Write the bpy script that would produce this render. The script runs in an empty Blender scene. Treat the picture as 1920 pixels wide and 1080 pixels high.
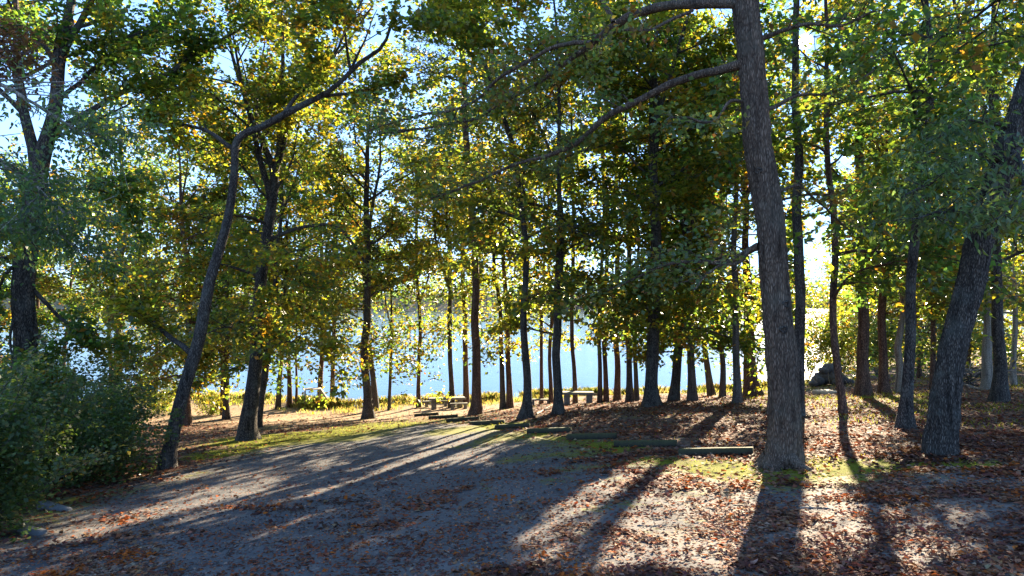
import bpy, math
import numpy as np
from mathutils import Vector

# ------------------------------------------------------------------ camera, sky, sun
SC = bpy.context.scene
COL = SC.collection
FPX, CX, HZ = 1297.0, 960.0, 555.0          # focal length in photo pixels, centre, horizon row
HC = 4.4                                     # camera height above datum
PITCH = math.atan((HZ - 540.0) / FPX)
cam_d = bpy.data.cameras.new('camera')
cam_d.sensor_width = 36.0
cam_d.lens = 36.0 * FPX / 1920.0
cam_d.clip_start = 0.1
cam_d.clip_end = 3000.0
cam = bpy.data.objects.new('camera', cam_d)
cam.location = (0, 0, HC)
cam.rotation_euler = (math.radians(90) + PITCH, 0, 0)
COL.objects.link(cam)
SC.camera = cam

FWD = np.array([0, math.cos(PITCH), math.sin(PITCH)])
UPV = np.array([0, -math.sin(PITCH), math.cos(PITCH)])


def ray(px, py):
    return FWD + np.array([1.0, 0, 0]) * ((px - CX) / FPX) + UPV * ((540.0 - py) / FPX)


SUN = ray(1510, 78)
SUN = SUN / np.linalg.norm(SUN)
SUN_EL = math.asin(SUN[2])
SUN_AZ = math.atan2(SUN[0], SUN[1])          # clockwise from +Y

SKY_STRENGTH, SUN_STRENGTH, EXPOSURE = 0.145, 5.0, 3.05
SKY_GAMMA, SKY_TINT = 0.4, (0.47, 0.68, 1.06, 1)
world = bpy.data.worlds.new('World')
SC.world = world
world.use_nodes = True
wn, wl = world.node_tree.nodes, world.node_tree.links
wn.clear()
sky = wn.new('ShaderNodeTexSky')
sky.sky_type = 'NISHITA'
sky.sun_disc = False
sky.sun_elevation = SUN_EL
sky.sun_rotation = SUN_AZ
sky.altitude = 100
sky.air_density = 1.0
sky.dust_density = 0.0
sky.ozone_density = 3.0
bg = wn.new('ShaderNodeBackground')
bg.inputs['Strength'].default_value = SKY_STRENGTH
gam = wn.new('ShaderNodeGamma')             # evens out the sky's huge range the way the hazy blue sky of the day looks
gam.inputs['Gamma'].default_value = SKY_GAMMA
tint = wn.new('ShaderNodeMix'); tint.data_type = 'RGBA'; tint.blend_type = 'MULTIPLY'
tint.inputs[0].default_value = 1.0
tint.inputs[7].default_value = SKY_TINT
wl.new(sky.outputs[0], gam.inputs['Color'])
wl.new(gam.outputs[0], tint.inputs[6])
wl.new(tint.outputs[2], bg.inputs['Color'])
# the visible disc of the sun itself, a degree across, far beyond everything
geo = wn.new('ShaderNodeTexCoord')
dot = wn.new('ShaderNodeVectorMath'); dot.operation = 'DOT_PRODUCT'
dot.inputs[1].default_value = tuple(SUN)
nrm = wn.new('ShaderNodeVectorMath'); nrm.operation = 'NORMALIZE'
wl.new(geo.outputs['Generated'], nrm.inputs[0])
wl.new(nrm.outputs[0], dot.inputs[0])
mr = wn.new('ShaderNodeMapRange')
mr.inputs['From Min'].default_value = math.cos(math.radians(0.55))
mr.inputs['From Max'].default_value = math.cos(math.radians(0.38))
wl.new(dot.outputs['Value'], mr.inputs['Value'])
bg2 = wn.new('ShaderNodeBackground')
bg2.inputs['Color'].default_value = (1.0, 0.93, 0.82, 1)
mul = wn.new('ShaderNodeMath'); mul.operation = 'MULTIPLY'
mul.inputs[1].default_value = 4.0
wl.new(mr.outputs[0], mul.inputs[0])
wl.new(mul.outputs[0], bg2.inputs['Strength'])
addw = wn.new('ShaderNodeAddShader')
wl.new(bg.outputs[0], addw.inputs[0]); wl.new(bg2.outputs[0], addw.inputs[1])
wo = wn.new('ShaderNodeOutputWorld')
wl.new(addw.outputs[0], wo.inputs['Surface'])

sun_d = bpy.data.lights.new('sun', 'SUN')
sun_d.energy = SUN_STRENGTH
sun_d.angle = math.radians(0.5)
sun_d.color = (1.0, 0.83, 0.59)
sun_o = bpy.data.objects.new('sun', sun_d)
sun_o.location = tuple(SUN * 100)
sun_o.rotation_euler = Vector(tuple(SUN)).to_track_quat('Z', 'Y').to_euler()
COL.objects.link(sun_o)

SC.view_settings.view_transform = 'Standard'
SC.view_settings.look = 'None'
SC.view_settings.exposure = EXPOSURE
SC.view_settings.gamma = 1.0
SC.view_settings.use_curve_mapping = False
SC.cycles.max_bounces = 8
SC.cycles.diffuse_bounces = 4
SC.cycles.glossy_bounces = 2
SC.cycles.caustics_reflective = False
SC.cycles.caustics_refractive = False

RNG = np.random.default_rng(11)

# ------------------------------------------------------------------ numpy helpers


def vnoise(p, seed=0):
    """value noise in 0..1 at points p (N,3)"""
    p = np.asarray(p, float)
    i = np.floor(p).astype(np.int64)
    f = p - i
    f = f * f * (3 - 2 * f)

    def h(a, b, c):
        n = (a * 374761393 + b * 668265263 + c * 2147483647 + seed * 974711) & 0xffffffff
        n = ((n ^ (n >> 13)) * 1274126177) & 0xffffffff
        n = (n ^ (n >> 16)) & 0xffff
        return n / 65535.0
    x, y, z = i[:, 0], i[:, 1], i[:, 2]
    u, v, w = f[:, 0], f[:, 1], f[:, 2]

    def l(a, b, t):
        return a + (b - a) * t
    return l(l(l(h(x, y, z), h(x + 1, y, z), u), l(h(x, y + 1, z), h(x + 1, y + 1, z), u), v),
             l(l(h(x, y, z + 1), h(x + 1, y, z + 1), u), l(h(x, y + 1, z + 1), h(x + 1, y + 1, z + 1), u), v), w)


def fbm(p, seed=0, octs=3):
    p = np.asarray(p, float)
    s, a, t = 0.0, 1.0, 0.0
    for k in range(octs):
        s = s + a * vnoise(p * 2.0 ** k, seed + 17 * k)
        t += a
        a *= 0.5
    return s / t


def n2(x, y, sc, seed=0, octs=3):
    x = np.asarray(x, float); y = np.asarray(y, float)
    p = np.stack([x.ravel() * sc, y.ravel() * sc, np.full(x.size, 0.37)], 1)
    return fbm(p, seed, octs).reshape(x.shape)


def sstep(a, b, x):
    t = np.clip((x - a) / (b - a), 0, 1)
    return t * t * (3 - 2 * t)


def softplus(x, k=2.0):
    return np.where(x * k > 30, x, np.log1p(np.exp(np.clip(x * k, -50, 30))) / k)


def shore_y(X):
    return 52.0 + np.clip(2.1 * softplus(X - 25.0, 1.0), 0, 90) + 1.6 * np.sin(X * 0.23 + 1.0) + 0.8 * np.sin(X * 0.61)


def ground(X, Y):
    X = np.asarray(X, float); Y = np.asarray(Y, float)
    B = 0.02 * np.clip(X, -90, 90) + 0.54 * np.tanh(X / 6.0)
    w = 1 - sstep(14, 24, X)
    A = 0.08 * np.clip(Y, -20, 400) + 0.04 * softplus(Y - 30, 0.5) * w
    z = -2.96 + B - A
    z = -7.85 + softplus(z + 7.85, 5.0)
    z = z + 0.10 * (n2(X, Y, 0.22, 5, 2) - 0.5) + 0.05 * (n2(X, Y, 0.9, 8, 2) - 0.5)
    s = Y - shore_y(X)
    z = z - np.minimum(0.30 * softplus(s, 2.0), 4.0)
    far = np.clip(Y - 430 - 25 * np.sin(X * 0.011), 0, None)
    z = z + np.minimum(0.35 * far, 14.0)
    return z + HC


WATER_Z = HC - 8.15


def hit(px, py):
    """where the view ray through a photo pixel meets the ground"""
    d = ray(px, py)
    t = np.arange(4.0, 140.0, 0.04)
    P = np.array([0, 0, HC]) + t[:, None] * d
    below = P[:, 2] < ground(P[:, 0], P[:, 1])
    k = np.argmax(below)
    if not below[k]:
        k = len(t) - 1
    return P[k]


def at_depth(px, py, Y):
    d = ray(px, py)
    return np.array([0, 0, HC]) + d * (Y / d[1])


def project(P):
    v = P - np.array([0, 0, HC])
    c = v @ FWD
    return CX + FPX * v[:, 0] / c, 540.0 - FPX * (v @ UPV) / c


def mesh_np(name, V, loops, sizes, mat, attrs=None, smooth=False):
    me = bpy.data.meshes.new(name)
    V = np.ascontiguousarray(V, dtype=np.float32)
    loops = np.ascontiguousarray(loops, dtype=np.int32).ravel()
    sizes = np.asarray(sizes, dtype=np.int32)
    me.vertices.add(len(V))
    me.vertices.foreach_set('co', V.ravel())
    me.loops.add(len(loops))
    me.loops.foreach_set('vertex_index', loops)
    me.polygons.add(len(sizes))
    starts = np.concatenate([[0], np.cumsum(sizes)[:-1]]).astype(np.int32)
    me.polygons.foreach_set('loop_start', starts)
    if smooth:
        me.polygons.foreach_set('use_smooth', np.ones(len(sizes), dtype=bool))
    for k, a in (attrs or {}).items():
        a = np.asarray(a, dtype=np.float32)
        if a.ndim == 2:
            at = me.attributes.new(k, 'FLOAT_COLOR', 'POINT')
            at.data.foreach_set('color', np.concatenate([a, np.ones((len(a), 1), np.float32)], 1).ravel())
        else:
            at = me.attributes.new(k, 'FLOAT', 'POINT')
            at.data.foreach_set('value', a)
    me.update(calc_edges=True)
    if mat:
        me.materials.append(mat)
    return me


def link(name, me, parent=None, **props):
    o = bpy.data.objects.new(name, me)
    COL.objects.link(o)
    if parent:
        o.parent = parent
        o.matrix_parent_inverse.identity()
    for k, v in props.items():
        o[k] = v
    return o


def thing(name, label, cat, loc, group=None):
    o = bpy.data.objects.new(name, None)
    COL.objects.link(o)
    o.location = tuple(float(c) for c in loc)
    o.empty_display_size = 0.3
    o['label'] = label
    o['category'] = cat
    if group:
        o['group'] = group
    return o


class Geo:
    """collects polygons of several sizes into one mesh"""

    def __init__(self):
        self.V, self.L, self.S, self.n = [], [], [], 0

    def add(self, V, faces):
        V = np.asarray(V, float)
        faces = np.asarray(faces, dtype=np.int64)
        self.V.append(V)
        self.L.append((faces + self.n).ravel())
        self.S.append(np.full(len(faces), faces.shape[1]))
        self.n += len(V)

    def thin(self, thr, pr):
        """drop the pieces that would cross the open lanes of sunlight"""
        if not self.V:
            return
        gp = sun_gap(np.array([v.mean(0) for v in self.V]))
        keep = ~((gp > thr) & (RNG.random(len(gp)) < pr))
        V, L, S, n0, n1 = [], [], [], 0, 0
        for v, l_, s_, k in zip(self.V, self.L, self.S, keep):
            if k:
                V.append(v); L.append(l_ - n0 + n1); S.append(s_)
                n1 += len(v)
            n0 += len(v)
        self.V, self.L, self.S, self.n = V, L, S, n1

    def build(self, name, mat, parent=None, org=None, smooth=True, attrs=None, **props):
        if not self.V:
            return None
        V = np.concatenate(self.V)
        if org is not None:
            V = V - np.asarray(org, float)
        me = mesh_np(name, V, np.concatenate(self.L), np.concatenate(self.S), mat, attrs, smooth)
        return link(name, me, parent, **props)


def catmull(P, n):
    P = np.asarray(P, float)
    Q = np.concatenate([[2 * P[0] - P[1]], P, [2 * P[-1] - P[-2]]])
    out = []
    seg = len(P) - 1
    for u in np.linspace(0, seg, n):
        i = min(int(u), seg - 1)
        t = u - i
        a, b, c, d = Q[i], Q[i + 1], Q[i + 2], Q[i + 3]
        out.append(0.5 * ((2 * b) + (-a + c) * t + (2 * a - 5 * b + 4 * c - d) * t * t + (-a + 3 * b - 3 * c + d) * t ** 3))
    return np.array(out)


def tube_vf(P, R, sides, cap=True):
    P = np.asarray(P, float)
    n = len(P)
    T = np.gradient(P, axis=0)
    T /= np.linalg.norm(T, axis=1)[:, None] + 1e-9
    ref = np.array([1.0, 0, 0]) if abs(T[0][0]) < 0.8 else np.array([0, 1.0, 0])
    N = ref - T * (T @ ref)[:, None]
    ln = np.linalg.norm(N, axis=1)
    bad = ln < 0.15
    if bad.any():
        ref2 = np.array([0, 1.0, 0.3])
        N[bad] = ref2 - T[bad] * (T[bad] @ ref2)[:, None]
    N /= np.linalg.norm(N, axis=1)[:, None]
    Bn = np.cross(T, N)
    a = np.linspace(0, 2 * np.pi, sides, endpoint=False)
    R = np.asarray(R, float)
    if R.ndim == 1:
        R = R[:, None]
    V = P[:, None, :] + (N[:, None, :] * np.cos(a)[None, :, None] + Bn[:, None, :] * np.sin(a)[None, :, None]) * R[:, :, None]
    V = V.reshape(-1, 3)
    i = np.arange(n - 1)[:, None] * sides
    j = np.arange(sides)[None, :]
    k = (np.arange(sides) + 1) % sides
    k = k[None, :]
    F = np.stack([i + j, i + k, i + sides + k, i + sides + j], -1).reshape(-1, 4)
    return V, F


def box_vf(c, s, rot=0.0, bev=0.0):
    """box with chamfered long edges; c centre, s full sizes, rot about z"""
    hx, hy, hz = s[0] / 2, s[1] / 2, s[2] / 2
    b = min(bev, hx * .9, hy * .9, hz * .9)
    ring = [(-hx + b, -hy), (hx - b, -hy), (hx, -hy + b), (hx, hy - b), (hx - b, hy), (-hx + b, hy), (-hx, hy - b), (-hx, -hy + b)] if b > 0 else \
        [(-hx, -hy), (hx, -hy), (hx, hy), (-hx, hy)]
    m = len(ring)
    levels = [(-hz, 1 - b / min(hx, hy) if b > 0 else 1), (-hz + b, 1), (hz - b, 1), (hz, 1 - b / min(hx, hy) if b > 0 else 1)] if b > 0 else [(-hz, 1), (hz, 1)]
    V = []
    for z, k in levels:
        for x, y in ring:
            if k != 1:
                x = np.sign(x) * max(abs(x) - b * .6, 0); y = np.sign(y) * max(abs(y) - b * .6, 0)
            V.append((x, y, z))
    V = np.array(V, float)
    ca, sa = math.cos(rot), math.sin(rot)
    V = np.stack([V[:, 0] * ca - V[:, 1] * sa + c[0], V[:, 0] * sa + V[:, 1] * ca + c[1], V[:, 2] + c[2]], 1)
    F = []
    for l in range(len(levels) - 1):
        for j in range(m):
            F.append((l * m + j, l * m + (j + 1) % m, (l + 1) * m + (j + 1) % m, (l + 1) * m + j))
    return V, np.array(F), [list(range(m))[::-1], [(len(levels) - 1) * m + j for j in range(m)]]


def box_obj(name, c, s, mat, parent=None, rot=0.0, bev=0.01, org=None, jitter=0.0, tilt=None, **props):
    V, F, caps = box_vf((0, 0, 0), s, 0.0, bev)
    if jitter:
        V = V + (fbm(V * 6.0 + np.array(c), 3, 2)[:, None] - 0.5) * jitter
    if tilt is not None:
        V = V @ np.array(tilt).T
    ca, sa = math.cos(rot), math.sin(rot)
    V = np.stack([V[:, 0] * ca - V[:, 1] * sa + c[0], V[:, 0] * sa + V[:, 1] * ca + c[1], V[:, 2] + c[2]], 1)
    if org is not None:
        V = V - np.asarray(org)
    loops = np.concatenate([F.ravel()] + [np.array(k) for k in caps])
    sizes = np.concatenate([np.full(len(F), 4), [len(k) for k in caps]])
    return link(name, mesh_np(name, V, loops, sizes, mat), parent, **props)


# ------------------------------------------------------------------ materials


def new_mat(name):
    m = bpy.data.materials.new(name)
    m.use_nodes = True
    m.node_tree.nodes.clear()
    return m, m.node_tree.nodes, m.node_tree.links


def noise_node(n, l, vec, scale, detail=4, rough=0.6):
    t = n.new('ShaderNodeTexNoise')
    t.inputs['Scale'].default_value = scale
    t.inputs['Detail'].default_value = detail
    t.inputs['Roughness'].default_value = rough
    l.new(vec, t.inputs['Vector'])
    return t.outputs['Fac']


def ramp(n, l, fac, stops):
    r = n.new('ShaderNodeValToRGB')
    e = r.color_ramp.elements
    while len(e) < len(stops):
        e.new(0.5)
    for k, (p, c) in enumerate(stops):
        e[k].position = p
        e[k].color = (*c, 1)
    l.new(fac, r.inputs['Fac'])
    return r.outputs['Color']


def mixc(n, l, fac, a, b, mode='MIX'):
    m = n.new('ShaderNodeMix')
    m.data_type = 'RGBA'
    m.blend_type = mode
    for s, v in ((m.inputs['Factor'], fac), (m.inputs['A'], a), (m.inputs['B'], b)):
        pass
    fi = [i for i in m.inputs if i.name == 'Factor' and i.type == 'VALUE'][0]
    ai = [i for i in m.inputs if i.name == 'A' and i.type == 'RGBA'][0]
    bi = [i for i in m.inputs if i.name == 'B' and i.type == 'RGBA'][0]
    for s, v in ((fi, fac), (ai, a), (bi, b)):
        if isinstance(v, (int, float)):
            s.default_value = v
        elif isinstance(v, tuple):
            s.default_value = (*v, 1)
        else:
            l.new(v, s)
    return [o for o in m.outputs if o.type == 'RGBA'][0]


def mathn(n, l, op, a, b=None, clamp=False):
    m = n.new('ShaderNodeMath')
    m.operation = op
    m.use_clamp = clamp
    for s, v in ((m.inputs[0], a), (m.inputs[1], b)):
        if v is None:
            continue
        if isinstance(v, (int, float)):
            s.default_value = v
        else:
            l.new(v, s)
    return m.outputs[0]


def bump(n, l, height, strength, dist):
    b = n.new('ShaderNodeBump')
    b.inputs['Strength'].default_value = strength
    b.inputs['Distance'].default_value = dist
    l.new(height, b.inputs['Height'])
    return b.outputs['Normal']


def finish(n, l, col, rough, normal=None, spec=0.3):
    p = n.new('ShaderNodeBsdfPrincipled')
    if isinstance(col, tuple):
        p.inputs['Base Color'].default_value = (*col, 1)
    else:
        l.new(col, p.inputs['Base Color'])
    if isinstance(rough, (int, float)):
        p.inputs['Roughness'].default_value = rough
    else:
        l.new(rough, p.inputs['Roughness'])
    p.inputs['Specular IOR Level'].default_value = spec
    if normal is not None:
        l.new(normal, p.inputs['Normal'])
    o = n.new('ShaderNodeOutputMaterial')
    l.new(p.outputs[0], o.inputs['Surface'])
    return p


def world_pos(n):
    return n.new('ShaderNodeNewGeometry').outputs['Position']


def attr(n, name, out='Fac'):
    a = n.new('ShaderNodeAttribute')
    a.attribute_name = name
    return a.outputs[out]


def scaled(n, l, vec, s):
    m = n.new('ShaderNodeMapping')
    m.inputs['Scale'].default_value = s
    l.new(vec, m.inputs['Vector'])
    return m.outputs[0]


def make_bark(name, dark, light, lichen, vscale=1.0, lich_amt=0.35, bstr=0.9):
    m, n, l = new_mat(name)
    pos = world_pos(n)
    st = scaled(n, l, pos, (36 * vscale, 36 * vscale, 7.0 * vscale))
    warp = noise_node(n, l, st, 0.6, 2)
    vo = n.new('ShaderNodeTexVoronoi')
    vo.feature = 'DISTANCE_TO_EDGE'
    vo.inputs['Scale'].default_value = 1.0
    addv = n.new('ShaderNodeVectorMath'); addv.operation = 'ADD'
    l.new(st, addv.inputs[0])
    l.new(warp, addv.inputs[1])
    l.new(addv.outputs[0], vo.inputs['Vector'])
    ed = n.new('ShaderNodeMapRange')
    ed.inputs['From Min'].default_value = 0.0
    ed.inputs['From Max'].default_value = 0.35
    l.new(vo.outputs['Distance'], ed.inputs['Value'])
    fine = noise_node(n, l, scaled(n, l, pos, (60, 60, 18)), 1.0, 5, 0.7)
    h = mathn(n, l, 'ADD', mathn(n, l, 'MULTIPLY', ed.outputs[0], 0.65), mathn(n, l, 'MULTIPLY', fine, 0.5))
    col = ramp(n, l, h, [(0.15, tuple(c * 0.45 for c in dark)), (0.45, dark), (0.85, light)])
    strk = noise_node(n, l, scaled(n, l, pos, (9, 9, 0.8)), 1.0, 4, 0.7)
    col = mixc(n, l, 1.0, col, ramp(n, l, strk, [(0.32, (0.38, 0.36, 0.35)), (0.52, (1.0, 1.0, 1.0)), (0.72, (1.45, 1.38, 1.28))]), 'MULTIPLY')
    big = noise_node(n, l, pos, 1.6, 4, 0.65)
    lm = n.new('ShaderNodeMapRange')
    lm.inputs['From Min'].default_value = 0.5
    lm.inputs['From Max'].default_value = 0.72
    l.new(big, lm.inputs['Value'])
    col = mixc(n, l, mathn(n, l, 'MULTIPLY', lm.outputs[0], lich_amt), col, lichen)
    finish(n, l, col, 0.9, bump(n, l, h, bstr, 0.03), 0.15)
    return m


BARK_OAK = make_bark('bark_oak', (0.095, 0.067, 0.048), (0.215, 0.158, 0.117), (0.15, 0.145, 0.11), 0.85, 0.35, 1.0)
BARK_DARK = make_bark('bark_dark', (0.048, 0.040, 0.034), (0.16, 0.137, 0.115), (0.14, 0.15, 0.13), 1.0, 0.5, 1.0)
BARK_PINE = make_bark('bark_pine', (0.085, 0.052, 0.037), (0.23, 0.14, 0.098), (0.15, 0.12, 0.10), 0.8, 0.2)
BARK_GREY = make_bark('bark_grey', (0.07, 0.06, 0.05), (0.17, 0.15, 0.125), (0.17, 0.18, 0.15), 1.3, 0.35, 0.6)
BARK_PALE = make_bark('bark_pale', (0.20, 0.17, 0.13), (0.38, 0.33, 0.26), (0.25, 0.25, 0.2), 1.5, 0.3, 0.4)


def make_leaf(name, transl=0.5, rough=0.42, spec=0.4, gain=1.9, tint=(1.0, 0.95, 0.35)):
    m, n, l = new_mat(name)
    c = attr(n, 'leaf_col', 'Color')
    p = n.new('ShaderNodeBsdfPrincipled')
    l.new(c, p.inputs['Base Color'])
    p.inputs['Roughness'].default_value = rough
    p.inputs['Specular IOR Level'].default_value = spec
    t = n.new('ShaderNodeBsdfTranslucent')
    g = mixc(n, l, 1.0, c, tuple(gain * k for k in tint), 'MULTIPLY')
    l.new(g, t.inputs['Color'])
    mx = n.new('ShaderNodeMixShader')
    mx.inputs[0].default_value = transl
    l.new(p.outputs[0], mx.inputs[1])
    l.new(t.outputs[0], mx.inputs[2])
    o = n.new('ShaderNodeOutputMaterial')
    l.new(mx.outputs[0], o.inputs['Surface'])
    return m


LEAF = make_leaf('leaf', 0.56, 0.40, 0.4, 3.4, (1.0, 0.95, 0.36))
LEAF_EVER = make_leaf('evergreen_leaf', 0.42, 0.45, 0.3, 2.8, (0.95, 1.0, 0.35))
LEAF_DRY = make_leaf('dry_leaf', 0.25, 0.75, 0.06, 1.3, (1, 0.75, 0.55))
NEEDLE = make_leaf('needle', 0.3, 0.5, 0.3, 1.5)
GRASS = make_leaf('grass_blade', 0.5, 0.6, 0.15, 2.2, (1.0, 1.0, 0.55))


def make_ground():
    m, n, l = new_mat('forest_floor')
    pos = world_pos(n)
    # litter: leaf sized cells in several browns, soil between
    vo = n.new('ShaderNodeTexVoronoi')
    vo.inputs['Scale'].default_value = 11.0
    l.new(pos, vo.inputs['Vector'])
    sep = n.new('ShaderNodeSeparateColor')
    l.new(vo.outputs['Color'], sep.inputs[0])
    litter = ramp(n, l, sep.outputs[0], [(0.0, (0.045, 0.03, 0.022)), (0.35, (0.10, 0.062, 0.042)), (0.6, (0.17, 0.095, 0.06)), (0.85, (0.26, 0.18, 0.13)), (1.0, (0.20, 0.08, 0.035))])
    fine = noise_node(n, l, pos, 26.0, 5, 0.7)
    soil = ramp(n, l, fine, [(0.3, (0.05, 0.037, 0.027)), (0.7, (0.14, 0.105, 0.08))])
    base = mixc(n, l, mathn(n, l, 'MULTIPLY', attr(n, 'litter'), 0.85), soil, litter)
    # moss and short grass
    mn = noise_node(n, l, pos, 5.0, 6, 0.7)
    mf = noise_node(n, l, pos, 60.0, 3, 0.7)
    moss = ramp(n, l, mf, [(0.3, (0.075, 0.085, 0.010)), (0.55, (0.14, 0.145, 0.016)), (0.8, (0.22, 0.20, 0.035))])
    mm = mathn(n, l, 'ADD', attr(n, 'moss'), mathn(n, l, 'MULTIPLY', mathn(n, l, 'SUBTRACT', mn, 0.5), 1.6), True)
    mk = n.new('ShaderNodeMapRange')
    mk.inputs['From Min'].default_value = 0.35
    mk.inputs['From Max'].default_value = 0.65
    l.new(mm, mk.inputs['Value'])
    col = mixc(n, l, mk.outputs[0], base, moss)
    # bare sandy ground and dry straw near the shore
    sand = ramp(n, l, fine, [(0.3, (0.20, 0.14, 0.09)), (0.7, (0.40, 0.30, 0.20))])
    sm = mathn(n, l, 'MULTIPLY', attr(n, 'sand'), mathn(n, l, 'ADD', mn, 0.35), True)
    col = mixc(n, l, sm, col, sand)
    h = mathn(n, l, 'ADD', sep.outputs[1], mathn(n, l, 'MULTIPLY', fine, 0.7))
    finish(n, l, col, 0.95, bump(n, l, h, 0.6, 0.03), 0.03)
    return m


def make_asphalt():
    m, n, l = new_mat('old_asphalt')
    pos = world_pos(n)
    big = noise_node(n, l, pos, 0.7, 5, 0.65)
    mid = noise_node(n, l, pos, 4.0, 5, 0.7)
    fine = noise_node(n, l, pos, 55.0, 4, 0.85)
    f = mathn(n, l, 'ADD', mathn(n, l, 'MULTIPLY', big, 0.5), mathn(n, l, 'ADD', mathn(n, l, 'MULTIPLY', mid, 0.25), mathn(n, l, 'MULTIPLY', fine, 0.35)))
    col = ramp(n, l, f, [(0.35, (0.038, 0.039, 0.042)), (0.52, (0.076, 0.076, 0.077)), (0.72, (0.150, 0.143, 0.134))])
    # cracks
    wv = n.new('ShaderNodeVectorMath'); wv.operation = 'ADD'
    nz = n.new('ShaderNodeTexNoise'); nz.inputs['Scale'].default_value = 1.4; nz.inputs['Detail'].default_value = 5
    l.new(pos, nz.inputs['Vector'])
    l.new(pos, wv.inputs[0]); l.new(nz.outputs['Color'], wv.inputs[1])
    vo = n.new('ShaderNodeTexVoronoi'); vo.feature = 'DISTANCE_TO_EDGE'; vo.inputs['Scale'].default_value = 0.55
    l.new(wv.outputs[0], vo.inputs['Vector'])
    ck = n.new('ShaderNodeMapRange')
    ck.inputs['From Min'].default_value = 0.012
    ck.inputs['From Max'].default_value = 0.004
    l.new(vo.outputs['Distance'], ck.inputs['Value'])
    ck2 = mathn(n, l, 'MULTIPLY', ck.outputs[0], mathn(n, l, 'GREATER_THAN', noise_node(n, l, pos, 0.35, 2), 0.5))
    col = mixc(n, l, mathn(n, l, 'MULTIPLY', ck2, 0.8), col, (0.03, 0.028, 0.025))
    vc = n.new('ShaderNodeTexVoronoi'); vc.inputs['Scale'].default_value = 17.0
    l.new(pos, vc.inputs['Vector'])
    sc_ = n.new('ShaderNodeSeparateColor'); l.new(vc.outputs['Color'], sc_.inputs[0])
    near_ = mathn(n, l, 'LESS_THAN', vc.outputs['Distance'], mathn(n, l, 'MULTIPLY', sc_.outputs[2], 0.55))
    crumb = mathn(n, l, 'MULTIPLY', near_, mathn(n, l, 'GREATER_THAN', mathn(n, l, 'ADD', sc_.outputs[0], mathn(n, l, 'MULTIPLY', mid, 0.5)), 0.78))
    ccol = ramp(n, l, sc_.outputs[1], [(0.0, (0.04, 0.026, 0.02)), (0.45, (0.085, 0.055, 0.04)), (0.75, (0.15, 0.115, 0.09)), (1.0, (0.24, 0.21, 0.185))])
    col = mixc(n, l, mathn(n, l, 'MULTIPLY', crumb, 0.85), col, ccol)
    # thin soil and leaf crumbs, moss creeping in from the edges
    dirt = ramp(n, l, mid, [(0.3, (0.07, 0.05, 0.035)), (0.7, (0.17, 0.12, 0.085))])
    dm = mathn(n, l, 'ADD', attr(n, 'litter'), mathn(n, l, 'SUBTRACT', mid, 0.62), True)
    col = mixc(n, l, mathn(n, l, 'MULTIPLY', dm, 0.75), col, dirt)
    moss = ramp(n, l, fine, [(0.3, (0.08, 0.085, 0.012)), (0.75, (0.18, 0.17, 0.03))])
    mm = mathn(n, l, 'ADD', attr(n, 'moss'), mathn(n, l, 'MULTIPLY', mathn(n, l, 'SUBTRACT', mid, 0.5), 1.5), True)
    mk = n.new('ShaderNodeMapRange')
    mk.inputs['From Min'].default_value = 0.35
    mk.inputs['From Max'].default_value = 0.75
    l.new(mm, mk.inputs['Value'])
    col = mixc(n, l, mk.outputs[0], col, moss)
    h = mathn(n, l, 'ADD', fine, mathn(n, l, 'MULTIPLY', ck2, -1.5))
    finish(n, l, col, 0.85, bump(n, l, h, 0.5, 0.012), 0.08)
    return m


def make_concrete(name, c0, c1, moss_amt=0.5):
    m, n, l = new_mat(name)
    pos = world_pos(n)
    a = noise_node(n, l, pos, 9.0, 6, 0.7)
    b = noise_node(n, l, pos, 70.0, 3, 0.7)
    col = ramp(n, l, mathn(n, l, 'ADD', mathn(n, l, 'MULTIPLY', a, 0.6), mathn(n, l, 'MULTIPLY', b, 0.4)), [(0.35, c0), (0.7, c1)])
    up = n.new('ShaderNodeSeparateXYZ')
    l.new(n.new('ShaderNodeNewGeometry').outputs['Normal'], up.inputs[0])
    mf = mathn(n, l, 'MULTIPLY', mathn(n, l, 'ADD', mathn(n, l, 'MULTIPLY', up.outputs[2], 0.5), mathn(n, l, 'SUBTRACT', a, 0.3), True), moss_amt, True)
    col = mixc(n, l, mf, col, (0.075, 0.082, 0.014))
    finish(n, l, col, 0.9, bump(n, l, b, 0.4, 0.01), 0.2)
    return m


def make_water():
    m, n, l = new_mat('lake_water')
    pos = world_pos(n)
    w1 = noise_node(n, l, scaled(n, l, pos, (0.5, 1.3, 1)), 1.0, 4, 0.6)
    w2 = noise_node(n, l, scaled(n, l, pos, (2.2, 4.5, 1)), 1.0, 3, 0.6)
    h = mathn(n, l, 'ADD', w1, mathn(n, l, 'MULTIPLY', w2, 0.35))
    p = finish(n, l, (0.02, 0.035, 0.04), 0.11, bump(n, l, h, 0.3, 0.08), 0.5)
    p.inputs['IOR'].default_value = 1.333
    return m


def make_plain(name, c0, c1, scale=8.0, rough=0.85, stretch=(1, 1, 1), bs=0.4):
    m, n, l = new_mat(name)
    pos = scaled(n, l, world_pos(n), stretch)
    a = noise_node(n, l, pos, scale, 6, 0.7)
    col = ramp(n, l, a, [(0.3, c0), (0.7, c1)])
    finish(n, l, col, rough, bump(n, l, a, bs, 0.02), 0.2)
    return m


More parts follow.
